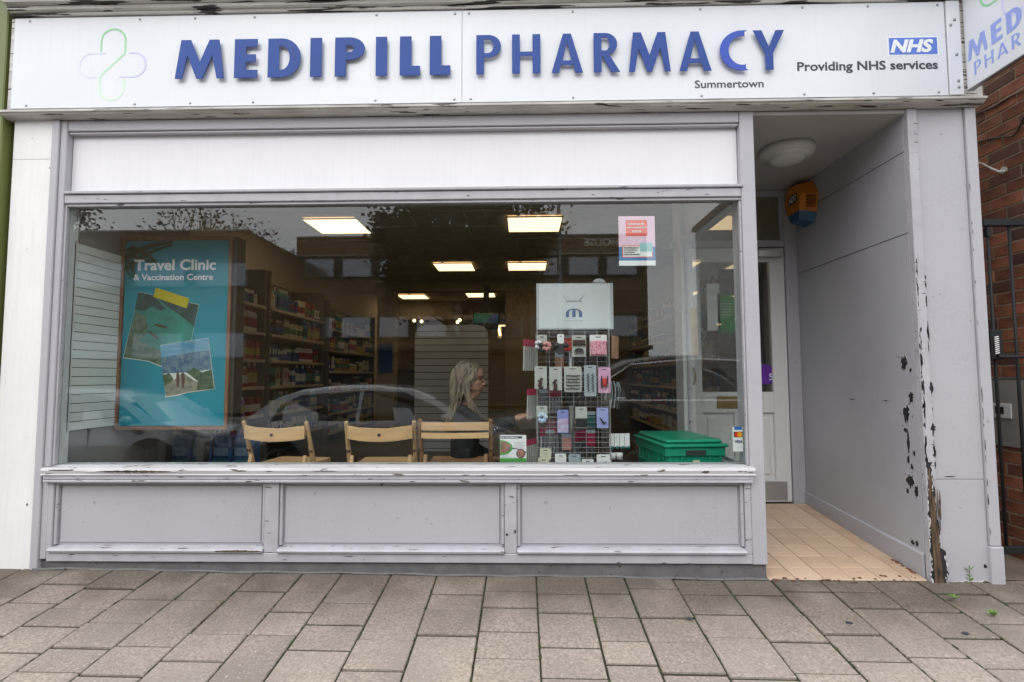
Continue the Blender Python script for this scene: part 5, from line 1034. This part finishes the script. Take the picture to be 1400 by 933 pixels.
MB().prism([(a.x, b.z), (a.x+.02, b.z+.006), (b.x-.015, b.z-.03), (b.x, a.z+.01), (b.x-.02, a.z), (a.x+.004, a.z+.02)], 'xz', RY+.10, RY+.112).build('film', 'clear_plastic', bg_)
for i in range(4):
    a, b = P(833+i*7.3, 614, RY+.05), P(840+i*7.3, 593, RY+.05); t = thing('ribbon_card', f'white card with a dark teal bow on the door side, {["first", "second", "third", "outermost"][i]} outwards from the grid', 'hair accessory', ((a.x+b.x)/2, RY+.05, a.z), 'teal bow cards on the rack')
    bx('card', 'card_white', t, a.x, b.x-.003, RY+.05+i*.004, RY+.0515+i*.004, a.z+.012, b.z, 0); m = MB(); m.ball(((a.x+b.x)/2, RY+.04, a.z+.008), .013, 8, 6, sc=(1.1, .7, .8)).build('bow', 'item_teal', t, smooth=True)
for i in range(2): 
    q = P(838+i*9, 624, RY+.06); one('white_pot', 'card_white', ['white plastic cup hanging beside the bottom row, nearer the grid', 'white plastic cup hanging beside the bottom row, outer one'][i], 'hair accessory', MB().lathe([(.018, -.02), (.022, .02), (.020, .022)], (q.x, q.y, q.z), 14), 'white cups on the rack', True)
# ---------------------------------------------------------------- seated woman
def V3(px_, py_, y): return P(px_, py_, y)
pe = thing('person', 'long haired blonde woman in a black jacket, in profile, reaching towards the rack', 'person', (-.38, .75, FL))
bd = MB(); HX, HZ, HY = -.372, .962, .74
lv = [(-.03, .045, -.045, .040), (.0, .074, -.03, .030), (.010, .084, -.035, .030), (.022, .087, -.05, .038), (.032, .083, -.06, .046), (.041, .0945, -.066, .053), (.048, .0900, -.070, .056), (.057, .0965, -.074, .058), (.067, .0915, -.078, .061),
      (.085, .092, -.088, .066), (.104, .087, -.096, .069), (.120, .085, -.100, .071), (.134, .094, -.104, .073), (.150, .096, -.106, .074), (.172, .091, -.104, .073), (.192, .076, -.094, .066), (.208, .052, -.076, .052), (.219, .018, -.042, .028), (.222, -.01, -.02, .006)]
tl = math.radians(7)
def hp(u, w, h): # head local to world, tipped forward a little
    u2 = u*math.cos(tl)+(h-.1)*math.sin(tl); h2 = (h-.1)*math.cos(tl)-u*math.sin(tl)+.1
    tw = math.radians(-6); return Vector((HX+u2*math.cos(tw)-w*math.sin(tw), HY+u2*math.sin(tw)+w*math.cos(tw), HZ+h2))
k0 = len(bd.v); n_ = 20
for h, f_, b_, hw in lv:
    for j in range(n_):
        a = 2*PI*j/n_; c_, s_ = math.cos(a), math.sin(a); e = .85 if c_ > 0 else 1
        bd.v.append(hp((f_+b_)/2+(f_-b_)/2*math.copysign(abs(c_)**e, c_), hw*math.copysign(abs(s_)**.9, s_), h))
for i in range(len(lv)-1):
    for j in range(n_): bd.f.append((k0+i*n_+j, k0+i*n_+(j+1) % n_, k0+(i+1)*n_+(j+1) % n_, k0+(i+1)*n_+j)); bd.m.append(0)
bd.f.append(tuple(k0+j for j in range(n_))[::-1]); bd.m.append(0); bd.f.append(tuple(k0+(len(lv)-1)*n_+j for j in range(n_))); bd.m.append(0)
bd.tube([hp(.086, 0, .125), hp(.100, 0, .105), hp(.109, 0, .088), hp(.109, 0, .081), hp(.094, 0, .074)], [.005, .006, .0075, .0065, .006], 8)
for s_ in (-1, 1): bd.ball(hp(.100, s_*.010, .080), .007, 8, 6); bd.ball(hp(-.012, s_*.071, .10), .017, 8, 8, sc=(.8, .35, 1.5)); bd.ball(hp(.055, s_*.045, .085), .016, 8, 6)
bd.tube([hp(.088, -.018, .060), hp(.096, 0, .059), hp(.088, .018, .060)], [.003, .006, .003], 6); bd.tube([hp(.085, -.016, .044), hp(.094, 0, .044), hp(.085, .016, .044)], [.003, .006, .003], 6)
sh = Vector((-.395, .75, .83))
def J(bd_, pts, rs, n=10):
    bd_.tube(pts, rs, n); [bd_.ball(p, r, 10, 8) for p, r in zip(pts, rs)]
J(bd, [Vector((-.372, .745, 1.0)), Vector((-.385, .75, .92)), Vector((-.395, .75, .86))], [.050, .048, .060])
def torso(bd_, g):
    J(bd_, [Vector((-.395, .75, .80)), Vector((-.40, .75, .70)), Vector((-.41, .75, .58)), Vector((-.42, .75, .46)), Vector((-.42, .75, .38))], [.075+g, .088+g, .085+g, .090+g, .105+g])
    J(bd_, [Vector((-.40, .61, .82)), Vector((-.395, .75, .83)), Vector((-.40, .89, .82))], [.050+g, .060+g, .050+g])
    for y in (.68, .82): J(bd_, [Vector((-.38, y, .76)), Vector((-.40, y, .60)), Vector((-.41, y, .44))], [.072+g, .070+g, .080+g]); bd_.ball((-.335, y, .735), .046+g)
RA = [Vector((-.395, .60, .815)), V3(668, 588, .56), V3(703, 574, .52)]; RL = [Vector((-.40, .90, .81)), Vector((-.40, .95, .60)), Vector((-.22, .90, .50))]
def arms(bd_, g, hand=True):
    J(bd_, [RA[0], (RA[0]+RA[1])/2, RA[1], (RA[1]+RA[2])/2, RA[2]], [.046+g, .042+g, .036+g, .033+g, (.024+g)]); J(bd_, RL, [.044+g, .036+g, .026+g])
torso(bd, 0); arms(bd, 0)
J(bd, [Vector((-.42, .67, .36)), Vector((-.02, .66, .27)), Vector((-.05, .66, .27))], [.085, .055, .05]); J(bd, [Vector((-.42, .83, .36)), Vector((-.02, .84, .27)), Vector((-.05, .84, .27))], [.085, .055, .05])
for y in (.66, .84): J(bd, [Vector((-.04, y, .25)), Vector((-.25, y, .215)), Vector((-.50, y, .20)), Vector((-.58, y, .165))], [.052, .055, .035, .032])
# right hand: palm, four fingers curled onto the pack, thumb from the side of the palm
wv = RA[2]; ax = Vector((1, -.05, .30)).normalized(); upv = Vector((-.28, 0, 1)).normalized(); sd_ = ax.cross(upv).normalized()
J(bd, [wv, wv+ax*.03, wv+ax*.062], [.022, .026, .024]); J(bd, [wv+ax*.03-sd_*.02, wv+ax*.066-sd_*.026], [.017, .013]); J(bd, [wv+ax*.03+sd_*.02, wv+ax*.064+sd_*.026], [.017, .013])
for k, (o_s, l1) in enumerate(((-.029, .030), (-.010, .034), (.010, .032), (.028, .025))):
    b0 = wv+ax*.066+sd_*o_s+upv*.006; b1 = b0+ax*l1+upv*(.004-.003*k); b2 = b1+(ax*.55-upv*.85)*l1*.75; b3 = b2+(-ax*.15-upv*1.0)*l1*.5; J(bd, [b0, b1, b2, b3], [.0102, .0095, .0088, .0076], 8)
b0 = wv+ax*.022-sd_*.012-upv*.016; J(bd, [b0, b0+ax*.032-upv*.012, b0+ax*.060-upv*.012, b0+ax*.078-upv*.004], [.014, .012, .0105, .008], 8)
hb = RL[2]; J(bd, [hb, hb+Vector((.05, 0, -.01)), hb+Vector((.085, 0, -.02))], [.022, .026, .022])
for k in range(4): J(bd, [hb+Vector((.085, -.03+.02*k, -.02)), hb+Vector((.12, -.032+.021*k, -.03)), hb+Vector((.14, -.032+.021*k, -.05))], [.010, .0095, .008], 8)
J(bd, [hb+Vector((.03, -.03, 0)), hb+Vector((.06, -.05, 0)), hb+Vector((.09, -.055, -.01))], [.013, .011, .009], 8)
def remesh(o, vs, sm=3):
    r = o.modifiers.new('remesh', 'REMESH'); r.mode = 'VOXEL'; r.voxel_size = vs; r.use_smooth_shade = True
    s_ = o.modifiers.new('smooth', 'SMOOTH'); s_.iterations = sm; s_.factor = .5; return o
remesh(bd.build('body', 'skin', pe), .0045, 3)
jk = MB(); torso(jk, .014); J(jk, [RA[0], (RA[0]+RA[1])/2, RA[1], (RA[1]+RA[2])/2, RA[2]-(RA[2]-RA[1])*.10], [.060, .056, .052, .046, .042]); J(jk, RL[:2]+[RL[2]-(RL[2]-RL[1])*.15], [.058, .05, .04])
J(jk, [Vector((-.375, .69, .87)), Vector((-.335, .715, .80)), Vector((-.315, .735, .70))], [.018, .016, .014]); J(jk, [Vector((-.375, .81, .87)), Vector((-.335, .785, .80)), Vector((-.315, .765, .70))], [.018, .016, .014]); J(jk, [Vector((-.44, .69, .885)), Vector((-.46, .75, .89)), Vector((-.44, .81, .885))], [.018, .018, .018])
remesh(jk.build('jacket', 'jacket', pe), .007, 3)
tr = MB()
for y in (.665, .835): J(tr, [Vector((-.42, y, .37)), Vector((-.02, y, .27))], [.105, .066]); J(tr, [Vector((-.04, y, .25)), Vector((-.25, y, .215)), Vector((-.50, y, .20))], [.064, .066, .045])
remesh(tr.build('trousers', 'jacket', pe), .012, 2)
MB().prism([(-.312, .862), (-.300, .80), (-.292, .755), (-.300, .76), (-.325, .83)], 'xz', .668, .672).build('neckline', 'skin', pe)
bt = MB()
for i in range(4): q = V3(672+i*4.0, 590-i*2.3, .505); bt.ball(q, .006, 8, 6)
bt.build('button', 'silver', pe, smooth=True, kind='stuff')
MB().tube([hp(.090, -.020, .0525), hp(.0975, -.004, .0525), hp(.0985, .0, .0525)], [.0015, .003, .003], 6).build('mouth', 'lip', pe)
ey = MB(); ey.ball(hp(.080, -.033, .115), .007, 8, 6, sc=(1, 1, .6)); ey.tube([hp(.084, -.022, .119), hp(.079, -.036, .1205), hp(.066, -.050, .117)], [.0012, .002, .001], 5); ey.build('eye', 'eye_dark', pe)
MB().tube([hp(.094, -.018, .135), hp(.088, -.036, .139), hp(.070, -.053, .135)], [.002, .0028, .0014], 5).build('eyebrow', 'item_brown', pe)
hr = MB(); q = random.Random(11)
for i in range(330):
    u = q.random(); side = -1 if q.random() < .62 else 1; w0 = side*q.uniform(.0, .068); fr_ = q.random()
    # root near the parting, over the skull, behind the cheek and down the back or over the shoulder
    root = hp(.100*fr_-.035, w0*.30, .221+q.uniform(-.003, .006)-.03*fr_*fr_)
    sidep = hp(.140*fr_-.085-.02*u, side*(.072+q.uniform(0, .016)-.012*fr_), .150-.02*fr_)
    low = hp(.118*fr_-.090-.025*u, side*(.070+q.uniform(0, .016)), .055)
    if fr_ > .72 and side < 0: e1 = Vector((-.352+q.uniform(-.02, .03), .655+q.uniform(-.01, .01), .875+q.uniform(-.02, .01))); e2 = e1+Vector((q.uniform(-.02, .05), .0, -q.uniform(.03, .08)))
    else: e1 = Vector((-.455-.035*u+q.uniform(-.02, .02), .75+side*q.uniform(.04, .10), .87)); e2 = Vector((-.490-.03*u+q.uniform(-.03, .02), .75+side*q.uniform(.03, .11), .70+q.uniform(0, .10)))
    pts = [root, (root+sidep)/2+hp(0, side*.020, .026)-hp(0, 0, 0), sidep, low, e1, e2]
    # smooth
    sm_ = []
    for k in range(len(pts)-1):
        p0 = pts[max(k-1, 0)]; p1, p2 = pts[k], pts[k+1]; p3 = pts[min(k+2, len(pts)-1)]
        for t in (0, .33, .67): sm_.append(.5*((2*p1)+(p2-p0)*t+(2*p0-5*p1+4*p2-p3)*t*t+(3*p1-p0-3*p2+p3)*t**3))
    sm_.append(pts[-1]); N_ = len(sm_); ph_ = q.uniform(0, 6); sm_ = [v+Vector((math.sin(k*.9+ph_), math.cos(k*.7+ph_), 0))*(.0075*min(1, k/8)) for k, v in enumerate(sm_)]; hr.tube(sm_, [.0025+.0050*math.sin(PI*min(1, (k+1)/(N_*.75)))**.5 if k < N_*.7 else .0065*(1-(k/N_-.7)/.33) for k in range(N_)], 5)
hr.ball(hp(-.012, 0, .148), .092, 18, 14, sc=(1.0, .87, .90)); hr.build('hair', 'hair', pe, smooth=True)

# ---------------------------------------------------------------- the street behind the camera, seen in the glass
def car(name, label, loc, body, sc_=(1, 1, 1), chrome=False, tall=False):
    t = thing('parked_car', label, 'car', loc, 'cars parked along the kerb')
    ORG[t.name] = Vector((0, 0, 0))
    xs_ = [-2.12, -2.05, -1.85, -1.55, -1.2, -.7, -.1, .45, .95, 1.35, 1.75, 2.0, 2.12]
    belt = [.62, .82, .90, .93, .935, .935, .93, .92, .90, .86, .80, .70, .52]
    roof = [.64, .86, 1.02, 1.28, 1.40, 1.455, 1.465, 1.42, 1.22, .93, .84, .72, .54]
    bot = [.42, .30, .24, .22, .20, .19, .19, .19, .20, .22, .24, .28, .40]
    hw = [.70, .80, .86, .885, .90, .90, .90, .90, .89, .87, .83, .76, .62]
    m = MB(); k0 = len(m.v)
    for x, zb, zt, z0_, w in zip(xs_, belt, roof, bot, hw):
        cab = max(0, zt-zb-.02); wt = w-.30*min(1, cab/.5)-.03
        for (yy, zz) in ((-w*.92, z0_), (-w, (z0_+zb)*.5), (-w*.975, zb-.02), (-w*.93, zb), (-wt, zt-.05*min(1, cab*3)), (-wt*.7, zt), (0, zt+.012), (wt*.7, zt), (wt, zt-.05*min(1, cab*3)), (w*.93, zb), (w*.975, zb-.02), (w, (z0_+zb)*.5), (w*.92, z0_)): m.v.append(Vector((x, yy, zz)))
    nn = 13
    for i in range(len(xs_)-1):
        for j in range(nn-1): m.f.append((k0+i*nn+j, k0+(i+1)*nn+j, k0+(i+1)*nn+j+1, k0+i*nn+j+1)); m.m.append(0)
        m.f.append((k0+i*nn, k0+i*nn+nn-1, k0+(i+1)*nn+nn-1, k0+(i+1)*nn)); m.m.append(0)
    m.f.append(tuple(k0+j for j in range(nn))); m.m.append(0); m.f.append(tuple(k0+(len(xs_)-1)*nn+j for j in range(nn))[::-1]); m.m.append(0)
    b_ = m.build('body', body, t, smooth=True)
    for s_ in (-1, 1):
        def sp_(x, z):   # point on the side glass plane
            i = max(k for k in range(len(xs_)-1) if xs_[k] <= x); f_ = (x-xs_[i])/(xs_[i+1]-xs_[i]); zb = belt[i]+(belt[i+1]-belt[i])*f_; zt = roof[i]+(roof[i+1]-roof[i])*f_; w = hw[i]; wt = w-.30*min(1, max(0, zt-zb-.02)/.5)-.03
            return s_*(w*.93+(wt-w*.93)*(z-zb)/max(.05, zt-.05-zb)+.008)
        for pts in (((-1.50, .955), (-1.42, 1.17), (-1.15, 1.315), (-.30, 1.385), (-.30, .955)), ((-.24, .955), (-.24, 1.387), (.35, 1.355), (.80, 1.17), (1.12, .955))):
            MB().face([(x, sp_(x, z), z) for x, z in pts]).build('side_window', 'car_glass', t)
        if chrome:
            pts = [(-1.55, .945), (-1.46, 1.19), (-1.17, 1.345), (-.27, 1.41), (.38, 1.38), (.85, 1.19), (1.20, .94), (-1.55, .945)]; MB().tube([(x, sp_(min(x, 1.19), z)+s_*.01, z) for x, z in pts], .016, 6).build('chrome_trim', 'chrome', t)
        MB().ball((1.02, s_*.98, .99), .10, 10, 8, sc=(.9, .9, .75)).build('door_mirror', body, t, smooth=True)
        MB().box(1.90, 2.07, s_*.50, s_*.76, .60, .70, .03).build('headlight', 'car_lamp', t); MB().box(-2.10, -1.99, s_*.55, s_*.80, .68, .82, .02).build('tail_light', 'tail', t)
        for x in (-.27, .42): MB().box(x-.004, x+.004, s_*.885, s_*.906, .28, .90).build('door_gap', 'tyre', t)
        for x in (-1.33, 1.30):
            w_ = MB().lathe([(.335, -.10), (.345, -.09), (.345, .09), (.335, .10)], (x, s_*.815, .345), 24, 'y').build('wheel', 'tyre', t, smooth=False)
            MB().lathe([(.37, -.03), (.37, .02)], (x, s_*.86, .36), 24, 'y').build('wheel_arch', 'tyre', t)
            rm = MB(); rm.lathe([(.225, 0), (.22, s_*.012), (.195, s_*.010), (.19, 0)], (x, s_*.918, .345), 20, 'y')
            for k in range(5):
                a = 2*PI*k/5+.3; rm.tube([(x, s_*.922, .345), (x+.2*math.cos(a), s_*.922, .345+.2*math.sin(a))], [.03, .022], 6)
            rm.build('rim', 'rim', w_, smooth=True)
    MB().face([(.80, -.60, 1.335), (.80, .60, 1.335), (1.32, .76, .955), (1.32, -.76, .955)]).build('windscreen', 'car_glass', t)
    t.scale = sc_; return t
RZ = -.50
wf, wr_ = P(640, 617, 4.65), P(380, 617, 4.65); sx = (wf.x-wr_.x)/2.63; cx_ = (wf.x+wr_.x)/2
car('parked_car', 'silver hatchback parked at the kerb, reflected behind the wooden chairs', (cx_, -4.65-.9, RZ), 'car_silver', (sx, 1, 1.0))
car('parked_car', 'silver car parked behind the hatchback, reflected in the travel poster', (cx_-4.62, -5.6, RZ), 'car_silver', (sx, 1, .97))
car('parked_car', 'dark car with chrome window trim, reflected beside the hair accessory rack', (cx_+5.0, -5.65, RZ), 'car_dark', (sx*1.08, 1.05, 1.30), chrome=True)
# opposite buildings
ob = thing('office_building', 'long brown brick office building across the road with a band of windows', 'building', (-3, -25, -.45))
x0_, x1_, Yb = -12.0, 6.45, -25.0
bx('wall', 'opp_brick', ob, x0_, x1_, Yb-10, Yb, -.45, 8.45, 0); bx('parapet_coping', 'opp_trim', ob, x0_, x1_, Yb-.2, Yb+.05, 8.42, 8.50, 0)
bx('band_course', 'opp_trim', ob, x0_, x1_, Yb+.001, Yb+.08, 7.42, 7.50, 0)
def win(par, x, z, w, h, Y_, s=None):
    f_ = bx('window', 'opp_frame', par, x, x+w, Y_+.001, Y_+.07, z, z+h, 0); bx('pane', 'opp_glass', f_, x+.06, x+w-.06, Y_+.071, Y_+.08, z+.06, z+h-.06, 0)
bx('window_band', 'opp_band', ob, x0_+.2, x1_-.2, Yb+.0005, Yb+.02, 6.2, 7.36, 0)
for k in range(9): win(ob, x0_+.5+k*1.98, 6.30, 1.55, .98, Yb+.02)
bx('window_band', 'opp_band', ob, x0_+.2, x1_-.2, Yb+.0005, Yb+.02, 3.0, 4.3, 0)
for k in range(9): win(ob, x0_+.5+k*1.98, 3.1, 1.55, 1.1, Yb+.02)
bx('shop_band', 'opp_shop', ob, x0_+.2, x1_-.2, Yb+.0005, Yb+.03, -.3, 2.3, 0); bx('canopy', 'opp_band', ob, x0_, x1_, Yb, Yb+.9, 2.4, 2.6, 0)
a, b = P(798, 325, 25).x, P(844, 325, 25).x
text('HOUSE', (a+1.82, Yb+.002, 7.86), 1.80, .40, 'opp_letter', ob, U=Vector((-1, 0, 0)), bold=.01, extrude=.05)
text('AY', (a+3.15, Yb+.002, 7.86), .72, .40, 'opp_letter', ob, U=Vector((-1, 0, 0)), bold=.01, extrude=.05)
ow = thing('office_wing', 'nearer brown brick wing of the office building on the poster side', 'building', (-15, -21, -.45)); Yw = -20.0
bx('wall', 'opp_brick', ow, -26, -12.003, -32, Yw, -.45, 7.48, 0); bx('parapet_coping', 'opp_trim', ow, -26, -11.95, Yw-.2, Yw+.05, 7.45, 7.53, 0)
for k in range(5): win(ow, -25+k*2.7, 5.0, 2.2, 1.05, Yw)
for k in range(5): win(ow, -25+k*2.7, 1.9, 2.2, 1.1, Yw)
wb = thing('terrace_building', 'pale terrace of shops farther along the street opposite', 'building', (20, -27, -.45))
bx('wall', 'opp_white', wb, 12.5, 40, -36, -24, -.45, 11.5, 0); bx('roof', 'opp_roof', wb, 12.3, 40.2, -36.2, -23.8, 11.501, 11.8, 0)
for r__ in range(3):
    for k in range(9): win(wb, 13.2+k*2.9, 1.6+r__*3.3, 1.5, 1.7, -24)
# terrace on the near side of the street, seen only in the side pane
# lamp post
lp = thing('street_lamp', 'slim grey street lamp post on the far pavement', 'street lamp', (1.05, -12.6, -.4)); MB().tube([(1.05, -12.6, -.38), (1.05, -12.6, 2.6), (1.05, -12.6, 8.0)], [.085, .075, .045], 10).build('post', 'pole_grey', lp, smooth=True); MB().tube([(1.05, -12.6, 7.98), (1.05, -12.1, 8.3), (1.05, -11.3, 8.4)], [.045, .04, .035], 8).build('arm', 'pole_grey', lp); MB().box(.9, 1.2, -11.4, -10.8, 8.36, 8.46, .03).build('lantern', 'pole_grey', lp)
# trees
def tree(name, label, base, H_, spread, crown_r, leafm, leaves, ls, crown_c, seed, squash=.8):
    q = random.Random(seed); t = thing(name, label, 'tree', base, 'trees across the road'); base = Vector(base); tips = []; br_ = MB()
    def grow(p, d, l, r, lev):
        n_ = 4; pts = [p]; dd = d.copy()
        for k in range(n_): dd = (dd+Vector((q.uniform(-.16, .16), q.uniform(-.16, .16), q.uniform(-.05, .12)))).normalized(); pts.append(pts[-1]+dd*l/n_)
        br_.tube(pts, [r*(1-.35*k/n_) for k in range(n_+1)], 6 if lev < 2 else 4, caps=False)
        if lev >= 4: tips.append(pts[-1]); return
        for k in range(3 if lev else 5):
            a = q.uniform(0, 6.28); sp__ = q.uniform(.45, .95)*spread; nd = (dd+Vector((math.cos(a)*sp__, math.sin(a)*sp__, q.uniform(-.1, .35)))).normalized()
            grow(pts[-1] if k else pts[-1], nd, l*q.uniform(.58, .78), r*.56, lev+1)
    grow(base, Vector((0, 0, 1)), H_*.36, H_*.022, 0)
    br_.build('trunk', 'bark', t, smooth=True)
    lf_ = MB()
    for i in range(leaves):
        tp = q.choice(tips); 
        c_ = tp+Vector((q.gauss(0, crown_r), q.gauss(0, crown_r), q.gauss(0, crown_r*squash)))
        a = Vector((q.uniform(-1, 1), q.uniform(-1, 1), q.uniform(-1, 1))).normalized()*ls; b2 = a.cross(Vector((q.uniform(-1, 1), q.uniform(-1, 1), q.uniform(-1, 1)))).normalized()*ls*.6
        lf_.v += [c_-a, c_+b2, c_+a, c_-b2]; k = len(lf_.v); lf_.f.append((k-4, k-3, k-2, k-1)); lf_.m.append(0)
    me = bpy.data.meshes.new('crown'); me.from_pydata([v-ORG[t.name] for v in lf_.v], [], lf_.f); me.materials.append(M(leafm)); link('crown', me, t); return t
tr_ = tree('street_tree', 'large dense dark leaved tree across the road', (-1.75, -13.3, -.38), 5.2, 1.15, .34, 'leaf_dark', 9000, .085, None, 5)
q = random.Random(31); lf_ = MB()
for c_i in range(105):
    th, u, rr = q.uniform(0, 6.28), q.uniform(-.9, 1), q.random()**.4
    w_ = math.sqrt(1-u*u) if u > -.5 else .8
    cc_ = Vector((-1.75+2.75*rr*w_*math.cos(th), -13.3+2.4*rr*w_*math.sin(th), 5.3+1.75*rr*u)); sg_ = q.uniform(.16, .34)
    for k in range(200):
        c_ = cc_+Vector((q.gauss(0, sg_), q.gauss(0, sg_), q.gauss(0, sg_*.7))); a = Vector((q.uniform(-1, 1), q.uniform(-1, 1), q.uniform(-1, 1))).normalized()*.085; b2 = a.cross(Vector((q.uniform(-1, 1), q.uniform(-1, 1), q.uniform(-1, 1)))).normalized()*.05
        lf_.v += [c_-a, c_+b2, c_+a, c_-b2]; k2 = len(lf_.v); lf_.f.append((k2-4, k2-3, k2-2, k2-1)); lf_.m.append(0)
me = bpy.data.meshes.new('crown'); me.from_pydata([v-ORG[tr_.name] for v in lf_.v], [], lf_.f); me.materials.append(M('leaf_dark')); link('crown', me, tr_)
tree('bare_tree', 'nearly bare autumn tree rising behind the office wing', (-25.5, -33.5, -.45), 14.2, .8, .5, 'leaf_autumn', 1100, .13, None, 9); tree('bare_tree', 'thin bare tree behind the corner of the office building', (-18.6, -35.5, -.45), 11.6, .6, .4, 'leaf_autumn', 300, .12, None, 14)
tree('bare_tree', 'autumn tree with some leaves at the far end of the office wing', (-32.5, -33, -.45), 14.0, .8, .5, 'leaf_autumn', 2600, .15, None, 21)
